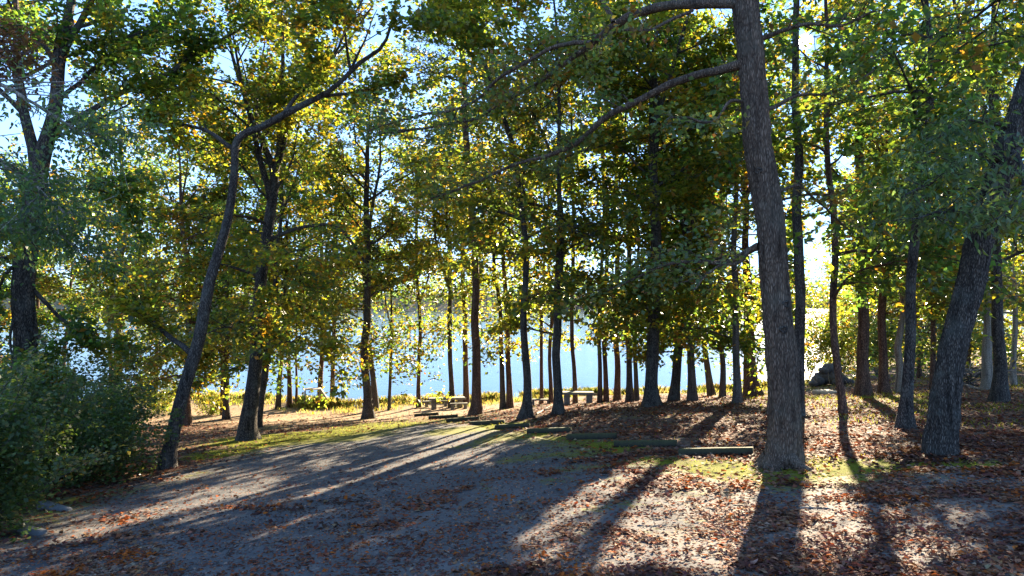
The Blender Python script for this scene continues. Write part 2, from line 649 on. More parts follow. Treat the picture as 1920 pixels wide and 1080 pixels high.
M_GROUND = make_ground()
M_ASPHALT = make_asphalt()
M_STOP = make_concrete('mossy_concrete', (0.022, 0.020, 0.017), (0.05, 0.046, 0.038), 0.7)
M_STOP2 = make_concrete('pale_concrete', (0.08, 0.085, 0.09), (0.17, 0.175, 0.18), 0.1)
M_TABLE = make_concrete('table_concrete', (0.11, 0.10, 0.085), (0.26, 0.235, 0.205), 0.45)
M_WATER = make_water()
M_WOOD = make_plain('weathered_wood', (0.20, 0.17, 0.14), (0.42, 0.37, 0.31), 6.0, 0.85, (1, 1, 6))
M_ROCK = make_plain('dark_rock', (0.035, 0.034, 0.034), (0.12, 0.115, 0.11), 5.0, 0.9, (1, 1, 1), 0.8)
M_DEADWOOD = make_plain('dead_wood', (0.09, 0.07, 0.055), (0.26, 0.22, 0.18), 14.0, 0.9)
M_SLAB = make_plain('pale_stone', (0.28, 0.24, 0.19), (0.45, 0.39, 0.32), 9.0, 0.9)

# ------------------------------------------------------------------ where the sun reaches the ground
LIT = [  # outlines (photo pixels) of the sunlit patches of ground, traced and laid back onto the terrain, with strength
    ([(1290, 855), (1440, 850), (1432, 880), (1420, 1100), (985, 1100), (965, 1030), (1010, 965), (1120, 900), (1210, 862)], 0.995),
    ([(1500, 790), (1600, 790), (1640, 830), (1610, 880), (1620, 940), (1640, 990), (1610, 1030), (1570, 1100), (1490, 1100)], 0.95),
    ([(1510, 740), (1700, 760), (1660, 800), (1510, 800)], 0.6),
    ([(500, 945), (640, 908), (760, 860), (850, 800), (960, 778), (985, 800), (860, 850), (720, 910), (590, 945)], 0.995),
    ([(330, 905), (470, 880), (600, 860), (640, 872), (480, 905), (400, 935)], 0.35),
    ([(300, 960), (450, 925), (560, 915), (480, 960), (330, 990)], 0.4),
    ([(230, 800), (330, 800), (480, 780), (760, 770), (900, 785), (640, 812), (420, 842), (250, 850)], 0.75),
    ([(200, 745), (420, 735), (1000, 735), (1000, 770), (760, 775), (300, 800), (200, 790)], 1.0),
    ([(1000, 740), (1440, 730), (1440, 765), (1010, 772)], 0.7),
    ([(1060, 790), (1260, 770), (1440, 780), (1440, 840), (1280, 835), (1100, 812)], 0.55),
    ([(60, 1010), (330, 935), (520, 895), (520, 920), (330, 965), (110, 1035)], 0.95),
    ([(420, 1010), (640, 955), (700, 945), (520, 1010), (440, 1035)], 0.8),
    ([(560, 1050), (760, 985), (960, 905), (975, 930), (780, 1010), (600, 1075)], 0.85),
    ([(830, 850), (1000, 800), (1090, 812), (960, 845), (880, 880)], 0.85),
    ([(470, 840), (620, 815), (760, 790), (800, 800), (640, 840), (500, 865)], 0.7),
    ([(820, 880), (960, 850), (1010, 858), (900, 905)], 0.5),
    ([(560, 1000), (700, 960), (760, 965), (640, 1010)], 0.4),
    ([(1640, 760), (1900, 770), (1920, 830), (1800, 815)], 0.3),
]


def inside(px, py, poly):
    r = np.zeros(len(px), bool)
    m = len(poly)
    for i in range(m):
        x0, y0 = poly[i]; x1, y1 = poly[(i + 1) % m]
        if y0 == y1:
            continue
        c = ((y0 > py) != (y1 > py)) & (px < (x1 - x0) * (py - y0) / (y1 - y0) + x0)
        r ^= c
    return r


LIT_G = [(np.array([hit(min(max(x, -300), 2200), y)[:2] for x, y in poly]), k) for poly, k in LIT]


def sun_gap(P):
    """0..1 : how open the canopy is at these points, followed down the sunlight to the ground"""
    sl = SUN[2] / math.hypot(SUN[0], SUN[1])
    h = SUN[:2] / math.hypot(SUN[0], SUN[1])
    d = np.full(len(P), 10.0)
    for _ in range(5):
        g = P[:, :2] - h * d[:, None]
        d = np.clip((P[:, 2] - ground(g[:, 0], g[:, 1])) / sl, 0, 160)
    g = P[:, :2] - h * d[:, None]
    ok = d < 155
    jit = np.stack([n2(g[:, 0], g[:, 1], 1.6, 31, 2) - 0.5, n2(g[:, 0], g[:, 1], 1.6, 37, 2) - 0.5], 1) * 0.8
    gj = g + jit
    out = np.zeros(len(P))
    for poly, k in LIT_G:
        out = np.maximum(out, k * inside(gj[:, 0], gj[:, 1], [tuple(q) for q in poly]))
    out[(P[:, 2] - ground(P[:, 0], P[:, 1])) < 0.0] = 0
    return np.where(ok, out, 0)


# ------------------------------------------------------------------ ground, lot, water, far shore
LOT_EDGE_PX = [(-260, 1010), (-60, 1000), (70, 965), (200, 922), (330, 888), (430, 858), (520, 834), (640, 818), (760, 800), (850, 794), (930, 806), (1000, 818), (1100, 838),
               (1200, 864), (1290, 892), (1390, 908), (1480, 902), (1600, 888), (1760, 880), (1920, 882), (2150, 884)]
LOT_EDGE = np.array([hit(x, y)[:2] for x, y in LOT_EDGE_PX])
LOT_EDGE = catmull(LOT_EDGE, 160)
LOT_EDGE += 0.35 * (np.stack([n2(LOT_EDGE[:, 0], LOT_EDGE[:, 1], 0.9, 3), n2(LOT_EDGE[:, 0], LOT_EDGE[:, 1], 0.9, 4)], 1) - 0.5)
LOT_POLY = [tuple(p) for p in LOT_EDGE] + [(30.0, -8.0), (-30.0, -8.0)]


def edge_dist(X, Y):
    """signed distance to the lot edge, positive on the asphalt"""
    P = np.stack([X, Y], 1)
    d = np.full(len(X), 1e9)
    for k in range(0, len(LOT_EDGE) - 1, 2):
        a = LOT_EDGE[k]; b = LOT_EDGE[min(k + 2, len(LOT_EDGE) - 1)]
        ab = b - a
        t = np.clip(((P - a) @ ab) / (ab @ ab + 1e-9), 0, 1)
        d = np.minimum(d, np.linalg.norm(P - a - t[:, None] * ab, axis=1))
    ins = inside(X, Y, LOT_POLY)
    return np.where(ins, d, -d)


MOSS_PX = [(1350, 882, 90, 20, 1.0), (1560, 900, 75, 16, 1.0), (1750, 876, 170, 9, 0.9), (1215, 868, 70, 12, 0.8), (1110, 850, 90, 10, 0.7), (1280, 930, 60, 9, 0.6), (1180, 950, 70, 8, 0.6),
           (560, 822, 200, 16, 0.8), (700, 800, 120, 10, 0.7), (880, 806, 110, 9, 0.9), (960, 822, 80, 8, 0.8), (420, 850, 90, 14, 0.7), (910, 918, 30, 6, 0.6), (1430, 905, 40, 10, 0.8), (1240, 1000, 40, 8, 0.5),
           (1045, 905, 50, 8, 0.55), (1090, 880, 90, 9, 0.6), (1000, 860, 90, 9, 0.6), (900, 835, 80, 7, 0.6), (1110, 960, 60, 8, 0.6), (1160, 905, 50, 8, 0.6), (1300, 985, 50, 8, 0.5), (800, 786, 120, 6, 0.5), (1095, 1010, 40, 8, 0.4)]
MOSS_G = []
for (mx_, my_, rx_, ry_, k_) in MOSS_PX:
    c_ = hit(mx_, my_)
    MOSS_G.append((c_[0], c_[1], rx_ * c_[1] / FPX, 0.5 * abs(hit(mx_, my_ - ry_)[1] - hit(mx_, my_ + ry_)[1]), k_))


def cover(X, Y):
    """litter, moss and sand amounts for points on the ground"""
    ed = edge_dist(X, Y)
    nz = n2(X, Y, 0.45, 51, 3)
    nz2 = n2(X, Y, 0.9, 57, 3)
    near = np.exp(-(ed / 1.6) ** 2)
    patch = sstep(0.50, 0.66, nz2)
    moss = 0.62 * near * sstep(0.30, 0.55, nz) + 0.45 * sstep(0.55, 0.7, nz) * (ed < 0) * (Y < 40)
    # the strip between the stops and the lot, and round the big oak
    litter_out = np.clip(0.55 + 0.8 * (nz2 - 0.4), 0.2, 1)
    lot_lit = 0.10 + 0.75 * sstep(0.50, 0.64, n2(X * 0.8, Y * 1.3, 1.0, 61, 4)) * (0.22 + 0.78 * sstep(-3, 3, X + 0.4 * (12 - Y))) * sstep(24, 13, Y) + 0.6 * sstep(1.6, 0.0, np.abs(ed)) \
        + 0.17 * sstep(0.5, 4.0, X) * sstep(17, 13, Y) + 0.12 * sstep(-8, -2, X) * sstep(15, 10, Y)
    bl = sstep(-3.5, -8.0, X) * sstep(17, 12, Y)
    lot_lit = np.maximum(lot_lit, 0.75 * bl * sstep(0.35, 0.6, nz))
    litter = np.where(ed > 0, np.clip(lot_lit, 0, 1), litter_out)
    sh = Y - shore_y(X)
    sand = sstep(-17, -8, sh) * sstep(0.15, 0.45, nz) * (X < 1) + 0.3 * sstep(-11, -6.5, sh) * (X >= 1) * (X < 14)
    grass = sstep(-6, -3, sh) * (X < 26) + 0.5 * sstep(10, 14, X) * sstep(24, 30, Y)
    wob = 0.7 * (n2(X, Y, 0.8, 63, 3) - 0.5)
    for (mx, my, rx, ry, k) in MOSS_G:
        q = np.sqrt(((X - mx) / rx) ** 2 + ((Y - my) / ry) ** 2) + wob
        moss = np.maximum(moss, k * sstep(1.25, 0.55, q))
    litter = litter * (1 - 0.8 * moss)
    moss = np.clip(moss + 0.45 * grass, 0, 1)
    return litter, moss, sand, ed


def grid_mesh(name, xs, ys, mat, zoff=0.0):
    X, Y = np.meshgrid(xs, ys)
    Z = ground(X, Y) + zoff
    V = np.stack([X.ravel(), Y.ravel(), Z.ravel()], 1)
    li, mo, sa, _ = cover(V[:, 0], V[:, 1])
    nx, ny = len(xs), len(ys)
    i, j = np.meshgrid(np.arange(ny - 1), np.arange(nx - 1), indexing='ij')
    a = (i * nx + j).ravel()
    F = np.stack([a, a + 1, a + nx + 1, a + nx], 1)
    return mesh_np(name, V, F, np.full(len(F), 4), mat, {'litter': li, 'moss': mo, 'sand': sa}, True)


xs = np.concatenate([np.linspace(-900, -60, 22)[:-1], np.linspace(-60, -30, 30)[:-1], np.arange(-30, 30, 0.45), np.linspace(30, 80, 50)[1:], np.linspace(80, 900, 22)[1:]])
ys = np.concatenate([np.linspace(-120, 4, 20)[:-1], np.arange(4, 56, 0.45), np.linspace(56, 140, 80)[1:], np.linspace(140, 400, 20)[1:], np.linspace(400, 540, 24)[1:], np.linspace(540, 1500, 10)[1:]])
link('ground', grid_mesh('ground', xs, ys, M_GROUND), kind='structure')

# parking lot: a sheet a few centimetres above the soil, fading into it at the edge
rows = 90
t = np.linspace(0, 1, rows)
nearx = np.linspace(-30, 30, len(LOT_EDGE))
XX = LOT_EDGE[None, :, 0] * (1 - t[:, None]) + nearx[None, :] * t[:, None]
YY = LOT_EDGE[None, :, 1] * (1 - t[:, None]) + (-8.0) * t[:, None]
ZZ = ground(XX, YY) + 0.035 * np.minimum(1, t[:, None] * 30) ** 0.5 - 0.012 * (t[:, None] < 1e-6)
V = np.stack([XX.ravel(), YY.ravel(), ZZ.ravel()], 1)
li, mo, sa, ed_ = cover(V[:, 0], V[:, 1])
i, j = np.meshgrid(np.arange(rows - 1), np.arange(len(LOT_EDGE) - 1), indexing='ij')
a = (i * len(LOT_EDGE) + j).ravel()
F = np.stack([a, a + len(LOT_EDGE), a + len(LOT_EDGE) + 1, a + 1], 1)
link('parking_lot', mesh_np('parking_lot', V, F, np.full(len(F), 4), M_ASPHALT, {'litter': li, 'moss': mo, 'sand': sa}, True), kind='structure')

V = np.array([(-900, 40, WATER_Z), (900, 40, WATER_Z), (900, 500, WATER_Z), (-900, 500, WATER_Z)], float)
link('lake', mesh_np('lake', V, [0, 1, 2, 3], [4], M_WATER), kind='structure')

# ------------------------------------------------------------------ leaves
PAL = {
    'green': [((0.040, 0.078, 0.028), 5), ((0.070, 0.105, 0.022), 3), ((0.13, 0.115, 0.02), 2), ((0.13, 0.072, 0.02), 0.7)],
    'dark': [((0.045, 0.075, 0.038), 6), ((0.065, 0.095, 0.045), 3), ((0.10, 0.10, 0.02), 0.6)],
    'yg': [((0.095, 0.108, 0.018), 5), ((0.048, 0.078, 0.026), 5), ((0.155, 0.125, 0.020), 2.2), ((0.15, 0.080, 0.022), 1.0)],
    'gold': [((0.130, 0.122, 0.020), 4), ((0.080, 0.105, 0.020), 4), ((0.17, 0.105, 0.018), 1.4), ((0.045, 0.075, 0.030), 4)],
    'rust': [((0.14, 0.06, 0.02), 3), ((0.20, 0.11, 0.02), 2), ((0.08, 0.085, 0.02), 2)],
    'brown': [((0.10, 0.04, 0.025), 3), ((0.06, 0.03, 0.02), 2)],
    'pine': [((0.035, 0.06, 0.028), 4), ((0.055, 0.075, 0.025), 2)],
    'teal': [((0.075, 0.115, 0.06), 5), ((0.105, 0.135, 0.075), 3), ((0.10, 0.10, 0.03), 0.6)],
    'olive': [((0.075, 0.11, 0.055), 5), ((0.11, 0.12, 0.04), 3), ((0.15, 0.105, 0.035), 1.5), ((0.17, 0.085, 0.03), 0.6)],
    'shrub': [((0.052, 0.082, 0.032), 6), ((0.08, 0.10, 0.045), 2), ((0.15, 0.12, 0.04), 0.8)],
    'straw': [((0.22, 0.18, 0.06), 4), ((0.12, 0.14, 0.035), 3), ((0.30, 0.25, 0.13), 3)],
    'moss': [((0.13, 0.15, 0.02), 4), ((0.19, 0.18, 0.03), 3), ((0.24, 0.20, 0.08), 1)],
    'litter': [((0.165, 0.055, 0.026), 4), ((0.10, 0.045, 0.033), 4), ((0.20, 0.10, 0.058), 3), ((0.22, 0.15, 0.105), 1.2), ((0.26, 0.072, 0.014), 1.7), ((0.06, 0.032, 0.024), 3)],
}


def pick_cols(pal, n, P=None, seed=0):
    """per-leaf colour: clusters lean to one tone, leaves vary"""
    ent = PAL[pal]
    w = np.array([e[1] for e in ent], float)
    w = np.cumsum(w / w.sum())
    u = RNG.random(n)
    if P is not None and n:
        cl = np.clip((fbm(P * 0.55, 91 + seed, 2) - 0.5) * 1.9 + 0.5, 0, 0.999)
        use = RNG.random(n) < 0.55
        u = np.where(use, cl, u)
    k = np.searchsorted(w, np.clip(u, 0, 0.9999))
    c = np.array([e[0] for e in ent])[k]
    c = c * np.exp(RNG.normal(0, 0.22, (n, 1))) * np.exp(RNG.normal(0, 0.07, (n, 3)))
    return c


KITE = np.array([(0, 0, 0), (-0.36, 0.52, 0.10), (0, 1.0, -0.05), (0.36, 0.52, 0.10)])
OAKL = np.array([(0.0, 0, 0), (0.10, 0.12, .02), (0.30, 0.22, .07), (0.15, 0.36, .03), (0.40, 0.50, .10), (0.17, 0.62, .03), (0.30, 0.80, .06), (0.08, 0.86, .0), (0.0, 1.0, -.06),
                 (-0.08, 0.86, .0), (-0.30, 0.80, .06), (-0.17, 0.62, .03), (-0.40, 0.50, .10), (-0.15, 0.36, .03), (-0.30, 0.22, .07), (-0.10, 0.12, .02)])
OAK_F = [[0, 1, 2, 3], [0, 3, 13, 15], [3, 4, 5, 11], [3, 11, 12, 13], [5, 6, 7, 11], [7, 8, 9, 11], [9, 10, 11, 11], [13, 14, 15, 15]]
LONGL = KITE * np.array([0.55, 1.35, 1.3])
DENT = np.array([(0, 0, 0), (-0.24, 0.30, 0.08), (-0.12, 0.62, 0.03), (0, 1.0, -0.08), (0.24, 0.55, 0.08), (0.14, 0.2, 0.03)])


def leaf_mesh(name, P, size, cols, shape, mat, parent, org, tilt=0.7, droop=0.25, dirs=None, up=None, **props):
    n = len(P)
    if n == 0:
        return None
    if dirs is None:
        az = RNG.random(n) * 2 * np.pi
        dirs = np.stack([np.cos(az), np.sin(az), RNG.normal(-droop, 0.45, n)], 1)
    dirs = dirs / np.linalg.norm(dirs, axis=1)[:, None]
    nr = np.stack([RNG.normal(0, tilt, n), RNG.normal(0, tilt, n), np.ones(n)], 1)
    if up is not None:
        nr = nr + up
    side = np.cross(dirs, nr)
    side /= np.linalg.norm(side, axis=1)[:, None] + 1e-9
    nrm_ = np.cross(side, dirs)
    S = shape
    m = len(S)
    size = np.asarray(size).reshape(-1, 1, 1)
    V = (side[:, None, :] * S[None, :, 0:1] + dirs[:, None, :] * S[None, :, 1:2] + nrm_[:, None, :] * S[None, :, 2:3]) * size + P[:, None, :]
    V = V.reshape(-1, 3) - np.asarray(org)
    base = np.arange(n)[:, None] * m
    if m == 4:
        L = (base + np.array([0, 1, 2, 3])).ravel(); Z = np.full(n, 4)
    elif m == 6:
        L = (base + np.array([0, 1, 2, 3, 0, 3, 4, 5])).ravel(); Z = np.full(2 * n, 4)
    else:
        loops, sz = [], []
        for f in OAK_F:
            ff = list(dict.fromkeys(f))
            loops += ff; sz.append(len(ff))
        L = (base + np.array(loops)).ravel(); Z = np.tile(sz, n)
    me = mesh_np(name, V, L, Z, mat, {'leaf_col': np.repeat(cols, m, axis=0)}, False)
    return link(name, me, parent, **props)


# ------------------------------------------------------------------ trees
G_YOUNG_ = 'young hardwoods along the shore'
LEAF_TOTAL = [0]


def rot_about(v, axis, ang):
    axis = axis / (np.linalg.norm(axis) + 1e-9)
    return v * math.cos(ang) + np.cross(axis, v) * math.sin(ang) + axis * (axis @ v) * (1 - math.cos(ang))


def branch_path(p0, d0, L, n, wob, lift):
    P = [p0]
    d = d0 / np.linalg.norm(d0)
    for k in range(n):
        d = d + RNG.normal(0, wob, 3) + np.array([0, 0, lift])
        d /= np.linalg.norm(d)
        P.append(P[-1] + d * (L / n))
    return np.array(P)


def spawn(geo_b, anchors, P, R, Lsec, nsec, lift=0.02, start=0.25, sides=3):
    """side shoots along a limb, each carrying leaf anchors (place and heading)"""
    m = len(P)
    T = np.gradient(P, axis=0)
    for k in range(nsec):
        s = start + (1 - start) * (k + RNG.random()) / nsec
        u = s * (m - 1)
        i = min(int(u), m - 2)
        q = P[i] + (P[i + 1] - P[i]) * (u - i)
        d = T[i] / (np.linalg.norm(T[i]) + 1e-9)
        sidev = np.cross(d, [0, 0, 1.0])
        if np.linalg.norm(sidev) < 0.35:
            az = RNG.random() * 6.28
            sidev = np.array([math.cos(az), math.sin(az), 0])
        sidev /= np.linalg.norm(sidev)
        sg = 1 if RNG.random() < 0.5 else -1
        a = RNG.uniform(0.5, 1.1)
        dd = d * math.cos(a) + sidev * sg * math.sin(a) + np.array([0, 0, RNG.normal(0.15, 0.42)])
        L = Lsec * RNG.uniform(0.5, 1.45) * (1.2 - 0.5 * s)
        B = branch_path(q, dd, L, 3 if L > 0.9 else 2, 0.18, lift)
        r0 = min(0.006 + 0.010 * L, R[i] * 0.6)
        V, F = tube_vf(B, np.linspace(r0, 0.004, len(B)), sides)
        geo_b.add(V, F)
        k0 = max(3, int(L / 0.24))
        for f in np.linspace(0.2, 1.0, k0):
            uu = f * (len(B) - 1)
            ii = min(int(uu), len(B) - 2)
            dv = B[ii + 1] - B[ii]
            anchors.append(np.concatenate([B[ii] + dv * (uu - ii), dv / (np.linalg.norm(dv) + 1e-9)]))


def make_tree(name, label, path, kind='hardwood', pal='green', low=4.0, top=16.0, R=3.2, nleaf=6000, lsize=0.15, bark=None, group=None, nprim=None, limbs=(), Y=None, sides=14,
              flare=0.22, sub=1, shape='kite', gap=1.0, clear=None, base=None, limb_leaf=True, drop=0.0, hang=0.25, knots=None, roots=0, ysl=0.0, leaders=None, leaf=None):
    b = hit(path[0][0], path[0][1]) if base is None else np.asarray(base, float)
    if Y is None:
        Y = b[1]
        sy = float(shore_y(np.array([b[0]]))[0]) - 1.3
        if base is None and Y > sy:
            Y = sy
            b = at_depth(path[0][0], path[0][1], Y)
    org = np.array([b[0], Y, 0.0])
    pts, rad = [], []
    z0 = None
    for (px, py, w) in path:
        q = at_depth(px, py, Y)
        if z0 is None:
            z0 = q[2]
        q = at_depth(px, py, Y + ysl * (q[2] - z0))
        pts.append(q)
        rad.append(w * (0.5 if sub > 1 else 0.46) * q[1] / FPX)
    pts[0][2] = float(ground(np.array([pts[0][0]]), np.array([pts[0][1]]))[0])
    org = pts[0].copy()
    gz = org[2]
    d = pts[-1] - pts[-2]
    d = d / np.linalg.norm(d)
    d = d * 0.55 + np.array([0, 0, 0.6])
    d /= np.linalg.norm(d)
    if pts[-1][2] - gz < top:
        rest = top - (pts[-1][2] - gz)
        r_end = rad[-1]
        q0 = pts[-1]
        nst = max(2, int(rest / 2.5))
        for k in range(1, nst + 1):
            f = k / nst
            dj = d * (1 - 0.5 * f) + np.array([RNG.normal(0, 0.03), RNG.normal(0, 0.03), 0.5 * f])
            q0 = q0 + dj / np.linalg.norm(dj) * rest / nst
            pts.append(q0)
            rad.append(max(0.02, r_end * (1 - f * 0.92)))
    pts = np.array(pts); rad = np.array(rad)
    pts = np.concatenate([[pts[0] - np.array([0, 0, 0.35])], pts])
    rad = np.concatenate([[rad[0]], rad])
    npts = max(24, int(np.linalg.norm(np.diff(pts, axis=0), axis=1).sum() / (0.10 if sub > 1 else 0.4)))
    C = catmull(np.concatenate([pts, rad[:, None]], 1), npts)
    Pt, Rt = C[:, :3], np.maximum(C[:, 3], 0.012)
    if sub == 1:
        wf = np.clip((Pt[:, 2] - gz) / 3.0, 0, 1) * 0.22
        sd = int(RNG.integers(9999))
        Pt = Pt + np.stack([fbm(Pt * np.array([0, 0, 0.33]) + sd, 1, 2) - 0.5, fbm(Pt * np.array([0, 0, 0.33]) + sd, 2, 2) - 0.5, 0 * wf], 1) * wf[:, None] * 1.6
        Pt[0] = pts[0]
    hgt = Pt[:, 2] - gz
    ns = sides * sub
    ang = np.linspace(0, 2 * np.pi, ns, endpoint=False)
    ph = RNG.random() * 6.28
    lob = 0.5 + 0.5 * np.cos(5 * ang + ph) * 0.7 + 0.35 * np.cos(3 * ang + ph * 2)
    fl = np.exp(-np.clip(hgt, 0, None) / (0.28 + 0.5 * Rt[0]))[:, None]
    RR = Rt[:, None] * (1 + flare * fl * (0.35 + 0.9 * lob[None, :]))
    q = np.stack([np.repeat(np.arange(npts) * 0.22, ns), np.tile(np.cos(ang) * 1.4, npts), np.tile(np.sin(ang) * 1.4, npts)], 1)
    RR = RR * (1 + 0.10 * (fbm(q, int(RNG.integers(999)), 2).reshape(npts, ns) - 0.5))
    if sub > 1:   # deep bark: long ridges broken along their length
        q2 = np.stack([np.repeat(hgt * 2.6, ns), np.tile(np.cos(ang) * Rt[0] * 15, npts), np.tile(np.sin(ang) * Rt[0] * 15, npts)], 1)
        rg = np.abs(fbm(q2, 77, 3).reshape(npts, ns) - 0.5) * 2
        RR = RR + np.clip(0.085 * (rg - 0.22), -0.03, 0.022)
    root = thing(name, label, 'tree', org, group)
    g = Geo()
    V, F = tube_vf(Pt, RR, ns)
    g.add(V, F)
    bark = bark or BARK_GREY
    g.build('trunk', bark, root, org)

    for k in range(roots):
        a_ = 6.2832 * (k + 0.5 * RNG.random()) / roots + 0.3
        rl_ = RNG.uniform(0.35, 0.75)
        dv = np.array([math.cos(a_), math.sin(a_), 0])
        pr_ = []
        for f_ in np.linspace(0, 1, 7):
            p_ = org + dv * (Rt[1] * 0.75 + rl_ * f_) + np.array([-dv[1], dv[0], 0]) * 0.18 * math.sin(f_ * 3 + k)
            zz = float(ground(np.array([p_[0]]), np.array([p_[1]]))[0])
            p_[2] = zz + 0.20 * (1 - f_) ** 2.2 + 0.01 - 0.13 * f_
            pr_.append(p_)
        gr = Geo()
        Vr, Fr = tube_vf(catmull(pr_, 14), np.linspace(0.15, 0.03, 14) * (0.6 + 1.0 * Rt[1]), 9)
        gr.add(Vr, Fr)
        gr.build('root', bark, root, org)
    for (kx, ky, kr) in (knots or []):
        c = at_depth(kx, ky, Y)
        i = int(np.argmin(np.linalg.norm(Pt - c, axis=1)))
        dirn = c * 0 + np.array([0, -1.0, 0]) + np.array([1.0, 0, 0]) * (c[0] - Pt[i][0]) / Rt[i]
        dirn /= np.linalg.norm(dirn)
        ctr = Pt[i] + dirn * Rt[i] * 1.0
        u_ = np.cross(dirn, [0, 0, 1.0]); v_ = np.cross(u_, dirn)
        aa = np.linspace(0, 6.2832, 15)
        ringp = ctr + (np.cos(aa)[:, None] * u_ + np.sin(aa)[:, None] * v_ * 0.8) * kr * (1 + 0.2 * np.sin(aa * 3 + kx))[:, None]
        gk = Geo()
        Vk, Fk = tube_vf(ringp, np.full(15, kr * 0.36), 7)
        gk.add(Vk, Fk)
        gk.build('knot', BARK_DARK, root, org)
    anchors, gb = [], Geo()
    # limbs traced one by one
    for lb in limbs:
        pp, rr = [], []
        n_ = len(lb['p'])
        for k, (px, py, w) in enumerate(lb['p']):
            yy = Y + lb.get('dy', 0.0) * (k / max(1, n_ - 1)) + ysl * max(0, (at_depth(px, py, Y)[2] - z0)) * 0
            q = at_depth(px, py, yy)
            pp.append(q); rr.append(w * 0.43 * yy / FPX)
        CC = catmull(np.concatenate([np.array(pp), np.array(rr)[:, None]], 1), max(8, 5 * n_))
        LP, LR = CC[:, :3], np.maximum(CC[:, 3], 0.008)
        LP[1:-1] += (np.stack([fbm(LP[1:-1] * 1.3, s_, 2) for s_ in (1, 2, 3)], 1) - 0.5) * 0.16
        gl = Geo()
        V, F = tube_vf(LP, LR * (1 + 0.12 * (RNG.random(len(LR)) - 0.5)), 9)
        gl.add(V, F)
        gl.build('limb', bark, root, org)
        if limb_leaf:
            ll = np.linalg.norm(np.diff(LP, axis=0), axis=1).sum()
            spawn(gb, anchors, LP, LR, lb.get('ls', 1.3), int(lb.get('ns', ll * 2.2)), 0.02, lb.get('st', 0.25))
    # ordinary branches, from the stem and from its leaders
    src = [(Pt, Rt, hgt)]
    if leaders is None:
        leaders = 0 if kind == 'pine' else int(RNG.integers(1, 3))
    la = RNG.random() * 6.28
    for k in range(leaders):
        h0 = max(low, top * RNG.uniform(0.38, 0.66))
        i = int(np.clip(np.searchsorted(hgt, h0), 2, npts - 2))
        la += 2.6 + RNG.normal(0, 0.4)
        tl = RNG.uniform(0.30, 0.55)
        B = branch_path(Pt[i], np.array([math.cos(la) * tl, math.sin(la) * tl, 1.0]), (top - h0) * RNG.uniform(0.7, 0.95), 9, 0.07, 0.03)
        rr = np.linspace(Rt[i] * 0.72, 0.012, len(B))
        gl = Geo()
        V, F = tube_vf(B, rr, 8)
        gl.add(V, F)
        gl.build('limb', bark, root, org)
        src.append((B, rr, B[:, 2] - gz))
    if nprim is None:
        nprim = int((top - low) * (1.7 if kind != 'pine' else 2.4)) + 3 * leaders
    az = RNG.random() * 6.28
    for k in range(nprim):
        f = ((k + RNG.random()) / max(1, nprim)) ** (1.1 if group == G_YOUNG_ else 1.0)
        hh = low + (top - low) * f * 0.98
        cand = [c for c in src if c[2][0] <= hh <= c[2][-1]] or src[:1]
        SP, SR, SH = cand[int(RNG.integers(len(cand)))]
        i = int(np.clip(np.searchsorted(SH, hh), 1, len(SP) - 1))
        q = SP[i]
        az += 2.4 + RNG.normal(0, 0.5)
        if kind == 'pine':
            el = RNG.uniform(-0.05, 0.45) + 0.3 * f
            L = R * (1.05 - 0.75 * f) * RNG.uniform(0.7, 1.15)
            lift = 0.03
        else:
            el = (RNG.uniform(0.0, 0.6) if f < 0.35 else RNG.uniform(0.15, 0.85)) + 0.2 * f - drop
            L = R * (0.55 + 0.65 * math.sin(math.pi * (0.18 + 0.74 * f))) * RNG.uniform(0.55, 1.25)
            lift = -0.11 if f < 0.35 else -0.05
        dvec = np.array([math.cos(az) * math.cos(el), math.sin(az) * math.cos(el), math.sin(el)])
        B = branch_path(q, dvec, L, 6, 0.15, lift)
        r0 = min(SR[i] * 0.6, 0.012 + 0.013 * L)
        rr = np.linspace(r0, 0.006, len(B))
        V, F = tube_vf(B, rr, 4)
        gb.add(V, F)
        spawn(gb, anchors, B, rr, 0.40 * L + 0.25, 8 if L < 2 else 11, lift * 0.6, 0.2)
    if gap:
        gb.thin(0.5, 0.9)
    gb.build('branch', bark, root, org, kind='stuff')
    # crown
    if anchors and nleaf:
        A = np.array(anchors)
        keep = fbm(A[:, :3] * 0.55, int(RNG.integers(9999)), 2) > 0.38
        if keep.sum() > 20:
            A = A[keep]
        idx = RNG.integers(0, len(A), nleaf)
        sg = 0.23 if kind != 'pine' else 0.16
        tilt_a = RNG.normal(0, 0.45, (len(A), 2))
        off = RNG.normal(0, 1, (nleaf, 3)) * np.array([sg, sg, 0.05])
        off[:, 2] -= (off[:, :2] * tilt_a[idx]).sum(1)
        off[:, 2] += RNG.normal(0, sg * 0.35, nleaf)
        P = A[idx, :3] + off
        Dl = A[idx, 3:] * 0.5
        Nl = tilt_a[idx]
        if gap:
            gp = sun_gap(P) * gap
            q_ = RNG.random(len(P)) >= gp
            P, Dl, Nl = P[q_], Dl[q_], Nl[q_]
        # a hole in the leaves where the sun stands as seen from the lot
        vv = P - np.array([0, 0, HC])
        cs = (vv @ SUN) / np.linalg.norm(vv, axis=1)
        q_ = (RNG.random(len(P)) > 0.97 * (cs > math.cos(math.radians(1.0)))) & (P[:, 2] > ground(P[:, 0], P[:, 1]) + 0.4)
        P, Dl, Nl = P[q_], Dl[q_], Nl[q_]
        ppx, ppy = project(P)
        q_ = ~(((ppy < -170) | (ppx < -260) | (ppx > 2180)) & (RNG.random(len(P)) < 0.7))
        P, Dl, Nl = P[q_], Dl[q_], Nl[q_]
        n = len(P)
        LEAF_TOTAL[0] += n
        cols = pick_cols(pal, n, P, int(RNG.integers(99)))
        sz = lsize * RNG.uniform(0.65, 1.25, n)
